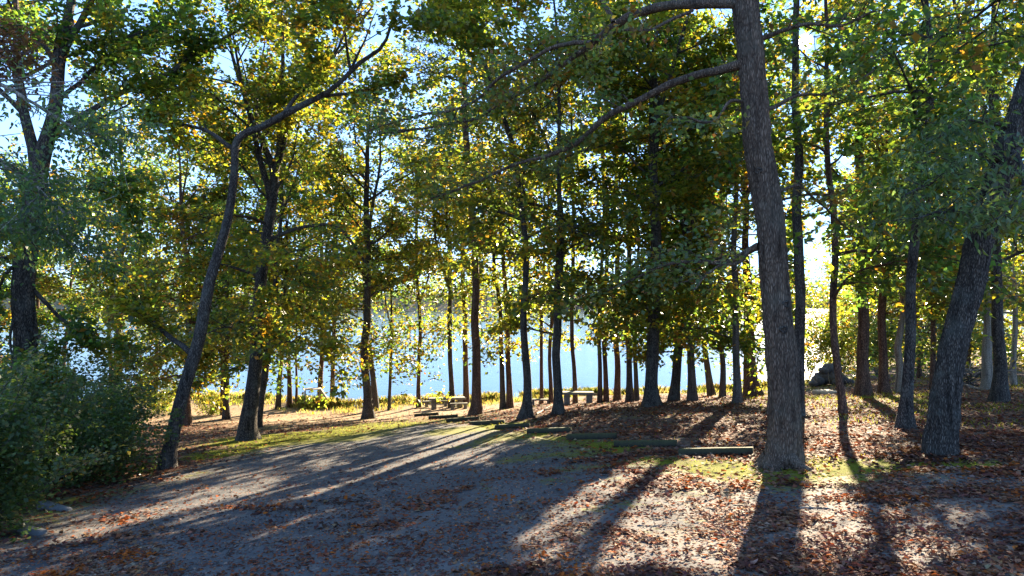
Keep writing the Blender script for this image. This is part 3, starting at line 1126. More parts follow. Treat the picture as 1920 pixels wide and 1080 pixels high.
        if kind == 'pine':
            az_ = RNG.random(n) * 6.28
            ds = np.stack([np.cos(az_), np.sin(az_), RNG.normal(0.35, 0.6, n)], 1)
            leaf_mesh('crown', P, sz * 1.4, cols, KITE * np.array([0.30, 1, 0.4]), NEEDLE, root, org, 0.9, dirs=ds, kind='stuff')
        else:
            shp = {'kite': KITE, 'oak': OAKL, 'long': LONGL, 'dent': DENT}[shape]
            az_ = RNG.random(n) * 6.28
            ds = Dl + np.stack([np.cos(az_) * 0.75, np.sin(az_) * 0.75, RNG.normal(-hang, 0.35, n)], 1)
            up_ = np.concatenate([Nl, np.zeros((n, 1))], 1)
            leaf_mesh('crown', P, sz, cols, shp, leaf or LEAF, root, org, 0.45, hang, dirs=ds, up=up_, kind='stuff')
    return root


G_PINE, G_OAK, G_YOUNG, G_WOOD = 'pine trees by the lake', 'large oaks round the parking lot', 'young hardwoods along the shore', 'trees of the woods on the right'

make_tree('oak_tree', 'massive grey oak trunk in the right foreground beside the last parking stop', [(1468, 874, 61), (1470, 800, 56), (1466, 675, 55), (1453, 540, 50), (1443, 405, 51), (1421, 270, 49),
          (1409, 120, 47), (1397, 0, 46), (1388, -130, 42)], 'hardwood', 'olive', 13.5, 19, 5.0, 15500, 0.14, BARK_OAK, G_OAK, nprim=10, sides=16, sub=4, shape='kite', gap=1.0, flare=0.30, roots=5, leaf=LEAF_EVER, leaders=0, knots=[(1465, 566, 0.075), (1459, 617, 0.07), (1412, 330, 0.06)], limbs=[
    dict(p=[(1395, 118, 24), (1340, 132, 19), (1260, 157, 17), (1190, 192, 15), (1125, 234, 13), (1060, 280, 11), (960, 308, 7), (880, 345, 6), (807, 372, 4)], dy=2.5, ns=20, st=0.35, ls=1.5),
    dict(p=[(1385, 6, 26), (1300, 8, 22), (1240, 12, 20), (1185, 32, 19), (1140, 58, 16), (1108, 85, 13), (1060, 118, 11), (1000, 160, 10), (960, 180, 9), (890, 222, 7), (800, 238, 6), (700, 252, 4)], dy=4.0, ns=26, st=0.35, ls=1.7),
    dict(p=[(1110, 80, 11), (1075, 80, 10), (1030, 92, 9), (970, 125, 8), (930, 150, 7), (870, 200, 6), (790, 215, 5), (690, 245, 3)], dy=2.0, ns=16, ls=1.4),
    dict(p=[(1150, 42, 11), (1130, 10, 10), (1105, -30, 9), (1070, -80, 7)], dy=1.0, ns=8, ls=1.4),
    dict(p=[(1300, 18, 8), (1240, 45, 7), (1212, 56, 6), (1160, 60, 5), (1125, 75, 3)], dy=-0.5, ns=6, ls=0.9),
    dict(p=[(1424, 462, 18), (1395, 472, 14), (1360, 490, 11), (1310, 493, 9), (1250, 497, 7), (1200, 517, 5), (1140, 545, 3)], dy=1.5, ns=12, ls=1.2),
    dict(p=[(1402, 470, 9), (1385, 490, 8), (1350, 496, 6), (1320, 520, 4), (1300, 545, 3)], dy=-0.6, ns=5, ls=0.9),
    dict(p=[(1428, 72, 13), (1470, 55, 9), (1520, 47, 8), (1575, 50, 6), (1640, 20, 4)], dy=-1.0, ns=10, ls=1.4),
    dict(p=[(1398, 188, 8), (1370, 190, 7), (1345, 222, 6), (1322, 230, 6), (1290, 220, 5), (1250, 226, 3)], dy=-0.8, ns=6, ls=0.9),
    dict(p=[(1440, 205, 9), (1490, 180, 7), (1560, 175, 6), (1640, 130, 4)], dy=1.5, ns=9, ls=1.3),
    dict(p=[(1455, 360, 8), (1500, 350, 6), (1540, 385, 5), (1590, 430, 3)], dy=1.5, ns=7, ls=1.0),
])
make_tree('oak_tree', 'dark rough-barked oak leaning to the right at the right edge of the lot', [(1765, 852, 58), (1766, 810, 53), (1783, 675, 46), (1817, 540, 46), (1838, 450, 46), (1886, 290, 44),
          (1920, 190, 42), (1990, -20, 38)], 'hardwood', 'teal', 9.0, 17, 4.5, 10500, 0.15, BARK_DARK, G_OAK, nprim=12, sides=16, sub=4, shape='long', gap=0.8, hang=0.6, leaf=LEAF_EVER, leaders=0, roots=0, flare=0.14, limbs=[
    dict(p=[(1880, 300, 20), (1840, 290, 12), (1790, 320, 8), (1735, 345, 6), (1690, 370, 3)], dy=-2.0, ns=26, ls=1.1, st=0.1),
    dict(p=[(1850, 400, 14), (1815, 385, 9), (1770, 395, 6), (1720, 410, 3)], dy=-2.6, ns=22, ls=1.1, st=0.1),
    dict(p=[(1890, 270, 14), (1920, 330, 9), (1900, 380, 6), (1860, 420, 3)], dy=-3.0, ns=18, ls=1.1, st=0.1),
    dict(p=[(1900, 240, 14), (1850, 230, 9), (1800, 230, 7), (1750, 265, 4)], dy=-1.0, ns=14, ls=0.9),
])
make_tree('oak_tree', 'crooked dark oak bending left then right beside the left edge of the lot', [(313, 878, 34), (322, 830, 27), (350, 715, 25), (366, 640, 24), (386, 560, 22), (406, 480, 20), (430, 400, 18),
          (444, 320, 15), (448, 270, 15), (466, 250, 15), (500, 236, 15), (555, 205, 14), (620, 170, 10), (670, 120, 9), (715, 85, 7)], 'hardwood', 'gold', 12.5, 16, 3.5, 17000, 0.195, BARK_DARK, G_OAK, nprim=8, sides=12, limbs=[
    dict(p=[(362, 665, 13), (335, 640, 11), (300, 615, 10), (275, 588, 9), (250, 553, 7), (232, 510, 4)], dy=1.0, ns=10, ls=1.2),
    dict(p=[(447, 285, 11), (400, 250, 9), (350, 238, 7), (310, 226, 5), (280, 190, 3)], dy=0.5, ns=12, ls=1.4),
    dict(p=[(520, 228, 10), (560, 175, 8), (610, 125, 6), (650, 60, 5), (690, -20, 4)], dy=0.6, ns=14, ls=1.5),
    dict(p=[(600, 180, 8), (680, 170, 6), (740, 152, 4)], dy=1.0, ns=8, ls=1.2),
])
make_tree('oak_tree', 'sturdy oak forking high up, its trunk clothed in leafy shoots, left of centre', [(465, 824, 44), (466, 790, 34), (476, 700, 27), (486, 600, 24), (493, 500, 23), (505, 400, 21), (513, 328, 18), (495, 270, 12),
          (470, 200, 9), (440, 110, 7)], 'hardwood', 'gold', 3.0, 20, 4.5, 30000, 0.205, BARK_DARK, G_OAK, nprim=36, sides=12, limbs=[
    dict(p=[(514, 330, 14), (530, 275, 12), (545, 200, 10), (580, 140, 8), (640, 90, 6), (700, 10, 4)], dy=1.5, ns=16, ls=1.8),
    dict(p=[(515, 330, 11), (524, 240, 10), (530, 130, 8), (528, 20, 6)], dy=0.5, ns=14, ls=1.8),
    dict(p=[(500, 450, 9), (570, 425, 8), (640, 432, 7), (690, 500, 5)], dy=1.0, ns=10, ls=1.3),
])
make_tree('oak_tree', 'thick vine-clad trunk rising behind the shrubs at the left edge', [(45, 800, 56), (45, 700, 46), (42, 560, 42), (50, 430, 38), (78, 300, 32), (103, 200, 25), (112, 110, 22), (124, 40, 18), (133, -40, 15)],
          'hardwood', 'green', 6.5, 21, 5.0, 32000, 0.205, BARK_DARK, G_OAK, nprim=14, base=hit(45, 872), sides=14, limbs=[
    dict(p=[(95, 250, 15), (170, 205, 12), (250, 165, 11), (320, 138, 10), (350, 110, 8), (400, 85, 6), (470, 40, 4)], dy=2.0, ns=22, ls=1.6),
    dict(p=[(105, 190, 11), (150, 155, 9), (200, 115, 8), (260, 85, 6), (320, 40, 4)], dy=2.5, ns=16, ls=1.5),
    dict(p=[(105, 130, 11), (85, 85, 9), (55, 55, 7), (15, 20, 5)], dy=1.0, ns=10, ls=1.4),
    dict(p=[(128, 55, 9), (180, 40, 8), (205, 0, 6), (230, -40, 4)], dy=0.5, ns=10, ls=1.4),
    dict(p=[(60, 540, 10), (120, 600, 7), (170, 640, 5), (230, 660, 3)], dy=1.0, ns=12, ls=1.1),
    dict(p=[(50, 480, 9), (10, 520, 7), (-20, 600, 4)], dy=-1.0, ns=12, ls=1.0), dict(p=[(45, 600, 8), (80, 640, 6), (100, 700, 3)], dy=-1.2, ns=12, ls=0.9), dict(p=[(42, 560, 8), (20, 620, 6), (30, 700, 3)], dy=-1.2, ns=12, ls=0.9),
])

# middle and far trees: label, base..top (pixel x, y, width), kind, palette, first branch, height, crown radius, leaves
T = [
    ('straight dark pine close behind the massive foreground oak', [(1497, 782, 26), (1497, 740, 21), (1497, 600, 20), (1495, 405, 18), (1495, 270, 16), (1495, 60, 13)], 'pine', 'pine', 19, 27, 3.2, 3500, BARK_DARK, G_PINE),
    ('slim pine with a slight bend between the dark pine and the three straight trunks', [(1581, 776, 17), (1574, 700, 14), (1565, 600, 14), (1557, 450, 13), (1550, 300, 11), (1545, 180, 9)], 'hardwood', 'green', 5.5, 19, 3.2, 8000, BARK_PINE, G_WOOD),
    ('straight brown pine, thickest of the trunks behind the leaf-covered slope', [(1619, 741, 33), (1619, 700, 24), (1618, 600, 21), (1617, 450, 19), (1616, 270, 16), (1616, 100, 12)], 'pine', 'pine', 20, 29, 3.6, 4200, BARK_PINE, G_WOOD),
    ('straight dark trunk just right of the thickest brown pine', [(1658, 737, 24), (1657, 690, 17), (1656, 560, 15), (1656, 400, 13)], 'hardwood', 'yg', 6, 20, 3.4, 7000, BARK_PINE, G_WOOD),
    ('pale forked trunk in the woods between two dark trunks', [(1688, 736, 18), (1688, 690, 14), (1684, 640, 13), (1690, 560, 9), (1697, 470, 7)], 'hardwood', 'yg', 5, 13, 2.8, 4500, BARK_PALE, G_WOOD),
    ('dark tree forking near the top, in front of the woods left of the leaning oak', [(1697, 803, 36), (1702, 740, 23), (1711, 640, 20), (1717, 540, 19), (1728, 420, 18), (1742, 300, 16), (1750, 200, 14), (1747, 125, 12), (1738, 60, 9), (1733, -20, 8)], 'hardwood', 'green', 8, 18, 3.8, 8000, BARK_DARK, G_WOOD),
    ('mossy dark trunk right of the leaning oak', [(1875, 754, 36), (1875, 700, 25), (1872, 600, 21), (1869, 450, 18), (1868, 270, 15), (1864, 100, 12)], 'hardwood', 'yg', 7.5, 20, 4.0, 8000, BARK_DARK, G_WOOD),
    ('pale grey trunk squeezed between the leaning oak and the mossy dark trunk', [(1852, 732, 24), (1850, 690, 19), (1848, 600, 17), (1846, 480, 15)], 'hardwood', 'yg', 6, 19, 3.6, 6000, BARK_PALE, G_WOOD),
    ('thin pale trunk at the far right edge of the woods', [(1900, 722, 13), (1901, 660, 10), (1902, 560, 9)], 'hardwood', 'gold', 4, 15, 3.0, 4500, BARK_PALE, G_WOOD),
    ('thin brown trunk half hidden behind the leaning oak', [(1748, 733, 12), (1748, 660, 10), (1750, 540, 9)], 'hardwood', 'yg', 4, 15, 3.2, 5000, BARK_PINE, G_WOOD),
    # centre right row, in front of the bright water
    ('slim trunk left of the massive oak whose long shadow crosses the lot', [(1383, 757, 20), (1382, 700, 15), (1382, 600, 13), (1380, 450, 11), (1380, 300, 9)], 'hardwood', 'yg', 5.5, 18, 3.2, 8500, BARK_GREY, G_YOUNG),
    ('broad short-leaved trunk half hidden left of the massive oak', [(1412, 742, 38), (1408, 710, 28), (1406, 650, 22), (1404, 560, 18)], 'hardwood', 'yg', 3.5, 15, 3.2, 7000, BARK_PINE, G_YOUNG),
    ('slim trunk with leafy shoots, third left of the massive oak', [(1355, 744, 14), (1354, 690, 11), (1352, 600, 9)], 'hardwood', 'yg', 4, 14, 2.8, 5500, BARK_GREY, G_YOUNG),
    ('short trunk leaning left above the shore grass', [(1334, 742, 17), (1328, 700, 13), (1322, 650, 11), (1316, 560, 9)], 'hardwood', 'green', 3.0, 12, 3.0, 6500, BARK_GREY, G_YOUNG),
    ('straight brown-grey trunk right of the leaning pair', [(1298, 752, 22), (1297, 700, 16), (1296, 600, 14), (1292, 480, 11)], 'hardwood', 'green', 4.0, 17, 3.2, 7500, BARK_GREY, G_YOUNG),
    ('dark trunk leaning to the right beside the buttressed oak', [(1263, 752, 24), (1268, 710, 19), (1274, 650, 18), (1284, 580, 16), (1290, 480, 13)], 'hardwood', 'green', 3.5, 16, 3.2, 8000, BARK_DARK, G_YOUNG),
    ('sturdy dark oak with a flared base standing against the bright water', [(1222, 762, 38), (1222, 720, 26), (1224, 640, 25), (1227, 540, 24), (1226, 400, 20), (1225, 270, 17), (1228, 150, 12)], 'hardwood', 'yg', 4.5, 20, 4.2, 14000, BARK_DARK, G_OAK),
    ('thin trunk touching the flared oak on its left', [(1194, 751, 12), (1193, 700, 9), (1191, 600, 8)], 'hardwood', 'yg', 4, 14, 2.8, 5500, BARK_GREY, G_YOUNG),
    ('straight dark trunk second left of the flared oak', [(1181, 753, 17), (1181, 700, 12), (1180, 600, 11), (1178, 460, 9)], 'hardwood', 'green', 4.5, 17, 3.0, 7000, BARK_DARK, G_YOUNG),
    ('reddish pine trunk standing alone left of the dark pair', [(1157, 751, 15), (1157, 690, 12), (1156, 600, 11), (1155, 400, 9)], 'pine', 'pine', 17, 25, 2.8, 2500, BARK_PINE, G_PINE),
    ('right-hand one of two reddish pines standing close together', [(1137, 753, 12), (1137, 690, 9.5), (1136, 600, 9), (1135, 400, 7)], 'pine', 'pine', 17, 25, 2.8, 2500, BARK_PINE, G_PINE),
    ('left-hand one of two reddish pines standing close together', [(1125, 754, 11), (1125, 690, 8.5), (1126, 600, 8), (1127, 400, 6)], 'pine', 'pine', 17, 25, 2.6, 2500, BARK_PINE, G_PINE),
    ('slim pine rising behind the concrete table nearest the water', [(1079, 756, 11), (1078, 690, 8.5), (1075, 600, 8), (1074, 400, 7)], 'pine', 'pine', 16, 24, 2.6, 2500, BARK_PINE, G_PINE),
    ('dark mossy trunk forking in two high up, right of the centre pair', [(1047, 777, 27), (1048, 740, 18), (1047, 640, 17), (1046, 540, 17), (1049, 430, 16), (1046, 360, 10), (1045, 270, 8), (1044, 100, 6)], 'hardwood', 'yg', 5.5, 20, 3.6, 11000, BARK_DARK, G_OAK),
    ('thin brown pine just left of the mossy forked trunk', [(1033, 756, 10), (1033, 690, 7.5), (1031, 600, 7), (1029, 480, 6)], 'hardwood', 'gold', 5, 15, 2.6, 4500, BARK_PINE, G_YOUNG),
    ('thin reddish pine behind the low concrete bench', [(1015, 757, 8.5), (1015, 690, 7), (1016, 600, 6.5)], 'pine', 'pine', 14, 21, 2.4, 2200, BARK_PINE, G_PINE),
    ('dark straight trunk with a swept base next to the row of stops', [(987, 784, 34), (988, 750, 19), (988, 675, 16), (985, 560, 13), (982, 405, 12), (969, 300, 11), (948, 225, 10), (915, 130, 9), (880, 70, 7), (862, 20, 6)], 'hardwood', 'yg', 8, 17, 3.4, 8000, BARK_DARK, G_OAK),
    ('brown pine trunk left of the swept dark trunk', [(956, 765, 15), (955, 700, 11), (951, 600, 10), (944, 450, 8)], 'hardwood', 'gold', 6, 17, 2.8, 5500, BARK_PINE, G_YOUNG),
    ('thin dark trunk leaning slightly left near the centre', [(943, 766, 13), (940, 700, 10), (936, 600, 8), (928, 470, 7), (915, 380, 5)], 'hardwood', 'yg', 6, 16, 2.8, 5500, BARK_DARK, G_YOUNG),
    ('tall straight brown pine in the centre beside the picnic table', [(893, 777, 29), (894, 740, 20), (893, 640, 17), (892, 540, 15), (887, 405, 14), (876, 270, 13), (863, 60, 11)], 'pine', 'pine', 18, 27, 3.2, 3500, BARK_PINE, G_PINE),
    ('straight pine at the right end of the picnic table', [(874, 757, 14), (874, 700, 11), (873, 600, 10), (868, 450, 8)], 'hardwood', 'gold', 6.5, 17, 2.8, 5500, BARK_PINE, G_YOUNG),
    ('dark trunk forking low, behind the middle of the picnic table', [(847, 764, 14), (847, 700, 9.5), (845, 600, 9), (843, 470, 8), (836, 400, 5), (828, 330, 4)], 'hardwood', 'gold', 5.5, 16, 3.0, 6500, BARK_DARK, G_YOUNG),
    ('slim brown trunk standing alone in the shore grass left of the picnic table', [(785, 764, 10), (785, 700, 7.5), (784, 600, 7), (783, 430, 6)], 'hardwood', 'gold', 5.0, 16, 2.8, 6000, BARK_PINE, G_YOUNG),
    ('very thin dark sapling between the forked oak and the lone slim trunk', [(730, 769, 7.5), (730, 700, 6), (732, 600, 5)], 'hardwood', 'green', 3.4, 10, 2.2, 4500, BARK_DARK, G_YOUNG),
    ('dark oak with low leafy boughs, front one of the crossed pair left of centre', [(690, 785, 27), (688, 740, 17), (685, 660, 17), (688, 560, 13), (690, 430, 12), (690, 300, 9)], 'hardwood', 'gold', 2.6, 18, 4.0, 13000, BARK_DARK, G_OAK),
    ('leaning trunk at the back of the crossed pair left of centre', [(704, 769, 16), (699, 720, 12), (692, 670, 11), (684, 600, 9)], 'hardwood', 'yg', 4, 13, 2.8, 5000, BARK_GREY, G_YOUNG),
    ('reddish pine in the sunny grass right of the slatted wooden steps', [(622, 763, 12), (623, 700, 9), (625, 600, 8), (628, 420, 7)], 'hardwood', 'gold', 5, 16, 2.6, 5500, BARK_PINE, G_YOUNG),
    ('brown pine beside the slatted wooden steps', [(600, 752, 13), (600, 690, 9.5), (602, 600, 9), (603, 420, 7)], 'pine', 'pine', 15, 23, 2.6, 2800, BARK_PINE, G_PINE),
    ('thinnest brown sapling in the sunny grass on the left', [(555, 757, 6), (556, 700, 4.5), (557, 620, 4)], 'hardwood', 'yg', 3, 9, 2.0, 3000, BARK_PINE, G_YOUNG),
    ('brown trunk behind the thinnest sapling, second left of the wooden steps', [(543, 763, 12), (543, 700, 8.5), (541, 600, 8)], 'hardwood', 'gold', 4.5, 14, 2.6, 5000, BARK_PINE, G_YOUNG),
    ('grey-brown trunk leaning a little right, leftmost in the sunny strip', [(521, 767, 12), (525, 720, 9), (529, 640, 8), (534, 540, 7)], 'hardwood', 'gold', 4.5, 14, 2.6, 5000, BARK_GREY, G_YOUNG),
    ('leaning dark trunk hard against the right side of the leafy forked oak', [(481, 801, 20), (488, 750, 15), (498, 690, 14), (510, 630, 12), (520, 540, 10)], 'hardwood', 'green', 4, 15, 3.0, 6500, BARK_DARK, G_OAK),
    ('dark trunk of a close pair between the crooked oak and the forked oak', [(424, 786, 16), (424, 740, 12), (425, 660, 11), (428, 540, 9)], 'hardwood', 'green', 3.5, 15, 3.0, 7000, BARK_DARK, G_YOUNG),
    ('thin brown trunk, left of the close pair by the crooked oak', [(416, 778, 8), (416, 730, 6), (416, 650, 6)], 'hardwood', 'gold', 4, 12, 2.4, 4000, BARK_PINE, G_YOUNG),
    ('dark brown trunk close behind the crooked oak', [(350, 797, 19), (351, 740, 14), (352, 640, 11), (350, 500, 9), (345, 400, 7)], 'hardwood', 'gold', 3.0, 16, 3.4, 8500, BARK_PINE, G_YOUNG),
    ('thicker of two reddish pines on the left shore above the shrubs', [(221, 772, 19), (221, 700, 16), (222, 640, 15), (224, 500, 12)], 'hardwood', 'yg', 9.5, 18, 3.2, 5000, BARK_PINE, G_PINE),
    ('thinner of two reddish pines on the left shore above the shrubs', [(206, 768, 9), (206, 700, 8), (206, 640, 7), (208, 500, 6)], 'hardwood', 'green', 9.5, 17, 2.8, 4500, BARK_PINE, G_PINE),
]
for (lab, path, kind, pal, low, top, R, nl, bk, grp) in T:
    nm = 'pine_tree' if kind == 'pine' else 'hardwood_tree'
    if grp == G_OAK:
        nm = 'oak_tree'
    make_tree(nm, lab, path, kind, pal, low * ((0.66 if grp == G_YOUNG else 0.6) if kind != 'pine' else 1.0), top * (1.18 if kind != 'pine' else 1.0), R * 1.12, int(nl * (2.1 if grp == G_YOUNG else 1.65)), 0.238, bk, grp)

# trees further into the woods on the right and along the left shore: slender stems nothing tells apart
rw = np.random.default_rng(5)
for k in range(30):
    X = rw.uniform(26, 66); Yw = rw.uniform(48, 84)
    if X / Yw < 0.47:
        X = Yw * 0.47 + rw.uniform(0, 8)
    b = np.array([X, Yw, float(ground(np.array([X]), np.array([Yw]))[0])])
    px, py = project(b[None])
    px, py = float(px[0]), float(py[0])
    w = rw.uniform(6, 11)
    ln = rw.normal(0, 14)
    make_tree('hardwood_tree', 'slender trunk deep in the sunlit woods on the right', [(px, py, w * 1.4), (px + ln * .3, py - 60, w), (px + ln, py - 190, w * .85)], 'hardwood',
              ['yg', 'gold', 'yg', 'green'][k % 4], 1.2, rw.uniform(15, 22), 4.0, 6000, 0.28, BARK_PINE, G_WOOD + ', deep inside', Y=Yw, base=b, sides=8)
for k, (px, py, pal, lab) in enumerate([(60, 762, 'green', 'dark leafy tree at the left shore just right of the vine-clad trunk'), (120, 760, 'yg', 'bright leafy tree at the left shore left of the two reddish pines'),
                                      (290, 768, 'yg', 'low glowing tree at the left shore just left of the crooked oak'), (-40, 770, 'green', 'leafy tree cut by the left edge behind the vine-clad trunk'),
                                      (-140, 770, 'green', 'leafy tree beyond the left edge whose boughs reach into view')]):
    make_tree('hardwood_tree', lab, [(px, py, 10), (px + 4, py - 80, 8), (px + 10, py - 200, 6)], 'hardwood', pal, 2.2 if k > 1 else 6.5, 15, 4.0, 13000, 0.22, BARK_PINE,
              'leafy trees on the left shore', sides=8)

# boughs that reach in from a tree standing just outside the left of the picture
make_tree('oak_tree', 'tree at the far left whose drooping twiggy boughs hang in front of everything', [(-460, 1250, 60), (-440, 1000, 50), (-420, 700, 46), (-400, 400, 42), (-380, 100, 36)], 'hardwood', 'dark', 8, 12, 3.0, 7500, 0.08, BARK_PALE,
          None, nprim=4, base=np.array([-10.2, 9.2, float(ground(np.array([-10.2]), np.array([9.2]))[0])]), shape='dent', hang=0.6, gap=0.0, limbs=[
    dict(p=[(-400, 80, 40), (-200, 90, 22), (-40, 140, 12), (60, 190, 7), (140, 240, 4), (190, 250, 2)], dy=-0.8, ns=44, ls=0.75, st=0.35),
    dict(p=[(-400, 200, 36), (-200, 220, 20), (-60, 280, 11), (50, 340, 6), (120, 400, 3)], dy=-1.2, ns=40, ls=0.7, st=0.35),
    dict(p=[(-400, 300, 36), (-200, 330, 18), (-60, 400, 10), (40, 430, 6), (110, 440, 4), (170, 490, 2)], dy=-1.0, ns=40, ls=0.65, st=0.35),
])
make_tree('oak_tree', 'russet-leaved bough hanging into the top left corner', [(-520, 1300, 60), (-510, 900, 50), (-500, 400, 40), (-480, 0, 30)], 'hardwood', 'brown', 9, 12, 2.0, 2600, 0.10, BARK_DARK,
          None, nprim=2, base=np.array([-13.5, 11.2, float(ground(np.array([-13.5]), np.array([11.2]))[0])]), shape='dent', gap=0.0, limbs=[
    dict(p=[(-480, 20, 30), (-300, -10, 18), (-120, 20, 9), (-30, 70, 5), (25, 120, 3)], dy=-0.8, ns=40, ls=0.7, st=0.55)])

# ------------------------------------------------------------------ shrubs


def make_shrub(label, px, py, w, h, n, pal, lsize, group, dpt=None, base=None, stems=9, gap=0.0):
    b = hit(px, py) if base is None else np.asarray(base)
    root = thing('shrub', label, 'shrub', b, group)
    dpt = dpt or w
    g = Geo()
    A = []
    for k in range(stems):
        az = RNG.random() * 6.28
        d = np.array([math.cos(az) * w * 0.5, math.sin(az) * dpt * 0.5, h * RNG.uniform(0.7, 1.3)])
        B = branch_path(b - np.array([0, 0, 0.1]), d, np.linalg.norm(d) * 0.92, 7, 0.10, 0.0)
        rr = np.linspace(0.022, 0.006, len(B))
        V, F = tube_vf(B, rr, 5)
        g.add(V, F)
        spawn(g, A, B, rr, 0.30 * h, 10, 0.0, 0.12)
    g.build('stem', BARK_GREY, root, b, kind='stuff')
    A = [a_[:3] for a_ in A]
    # leaf clumps through the body, denser toward the outside
    m = n // 26
    u = RNG.normal(0, 1, (m, 3)); u /= np.linalg.norm(u, axis=1)[:, None]
    r = RNG.random(m) ** 0.28
    lump = 0.45 + 1.05 * fbm(u * 2.2 + b, int(RNG.integers(999)), 2)
    Cc = u * (r * lump)[:, None] * np.array([w / 2, dpt / 2, h * 0.55]) + np.array([0, 0, h * 0.47])
    Cc = Cc + b
    Aa = np.concatenate([np.array(A), Cc])
    idx = RNG.integers(0, len(Aa), n)
    P = Aa[idx] + RNG.normal(0, 0.11, (n, 3))
    P = P[P[:, 2] > ground(P[:, 0], P[:, 1]) + 0.02]
    if gap:
        P = P[RNG.random(len(P)) > sun_gap(P) * gap]
    leaf_mesh('foliage', P, lsize * RNG.uniform(0.6, 1.3, len(P)), pick_cols(pal, len(P), P), KITE, LEAF_EVER if pal in ('shrub', 'dark', 'green') else LEAF, root, b, 0.8, 0.1, kind='stuff')
    LEAF_TOTAL[0] += len(P)
    return root


GS = 'evergreen shrubs along the left edge'


def at(X, Y):
    return np.array([X, Y, float(ground(np.array([X]), np.array([Y]))[0])])


make_shrub('tall bright green shrub filling the bottom left corner', 0, 0, 2.6, 3.0, 15000, 'shrub', 0.10, GS, 3.0, at(-10.4, 13.2))
make_shrub('leafy shrub at the left edge behind the corner shrub', 0, 0, 3.4, 3.3, 16000, 'shrub', 0.105, GS, 3.4, at(-12.4, 16.6))
make_shrub('broad dark shrub beside the pale parking stop on the left', 0, 0, 4.6, 2.6, 17000, 'shrub', 0.11, GS, 3.6, at(-12.6, 20.0))
make_shrub('olive-tipped shrub left of the crooked oak', 0, 0, 4.4, 3.3, 14000, 'shrub', 0.115, GS, 3.6, at(-14.6, 23.6))
make_shrub('tall shrub against the vine-clad trunk', 0, 0, 4.5, 4.2, 13000, 'green', 0.12, GS, 4.0, at(-17.8, 24.5))
make_shrub('sunny yellow-green bush on the shore left of the crooked oak', 300, 775, 4.2, 2.6, 9000, 'yg', 0.11, GS)
make_shrub('small round bush at the foot of the slatted wooden steps', 580, 764, 1.5, 0.6, 1800, 'yg', 0.10, None)
make_shrub('small glowing bush by the shore between the crooked oak and the close pair', 395, 778, 2.0, 1.5, 3500, 'gold', 0.10, None)
make_shrub('yellow sunlit bush by the cove right of the massive oak', 0, 0, 3.2, 5.2, 5500, 'gold', 0.16, None, 3.2, at(22.5, 47.5))
make_shrub('tall golden sapling between the massive oak and the slim bent pine', 0, 0, 3.0, 7.0, 6500, 'gold', 0.17, None, 2.6, at(20.9, 49.0))
make_shrub('sapling clump with yellow leaves behind the slim bent pine', 0, 0, 4.0, 5.0, 6000, 'yg', 0.16, None, 3.2, at(29.0, 55.0))

n = 46000
X = RNG.uniform(22, 80, n); Yu = RNG.uniform(46, 100, n)
ok = (X / Yu > 0.45) & (fbm(np.stack([X, Yu, 0 * X], 1) * 0.28, 12, 2) > 0.42)
X, Yu = X[ok], Yu[ok]
Z = ground(X, Yu) + RNG.random(len(X)) ** 1.4 * 5.0 * n2(X, Yu, 0.3, 15, 2) * 1.6
P = np.stack([X, Yu, Z], 1)
leaf_mesh('undergrowth', P, RNG.uniform(0.15, 0.32, len(X)), pick_cols('yg', len(X), P), KITE, LEAF, None, (0, 0, 0), 0.8, 0.1, kind='stuff', label='leafy undergrowth filling the woods on the right')

# ------------------------------------------------------------------ far shore woods, one mass
rf = np.random.default_rng(8)
n = 13000
X = rf.uniform(-480, 520, n)
Yf = rf.uniform(441, 490, n) + 25 * np.sin(X * 0.011)
hh = 8 + 7 * n2(X, Yf, 0.06, 71, 3)
Z = ground(X, Yf) + rf.random(n) ** 0.7 * hh
cols = pick_cols('dark', n, np.stack([X, Yf, Z], 1) * 0.1) * 0.9 + np.array([0.012, 0.02, 0.022])  # blue-green lift mixed into the leaf colour as distance haze
tr = Geo()
for k in range(150):
    x = rf.uniform(-450, 500); y = 443 + 25 * math.sin(x * 0.011) + rf.uniform(0, 8)
    z = float(ground(np.array([x]), np.array([y]))[0])
    V, F = tube_vf(np.array([(x, y, z - 0.5), (x, y, z + 6), (x + rf.normal(0, .5), y, z + 10)]), np.array([.3, .22, .08]), 6)
    tr.add(V, F)
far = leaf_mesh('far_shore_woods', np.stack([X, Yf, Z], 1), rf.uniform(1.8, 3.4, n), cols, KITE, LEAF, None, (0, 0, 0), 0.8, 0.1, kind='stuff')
tr.build('tree_stem', BARK_GREY, far, smooth=True, kind='stuff')

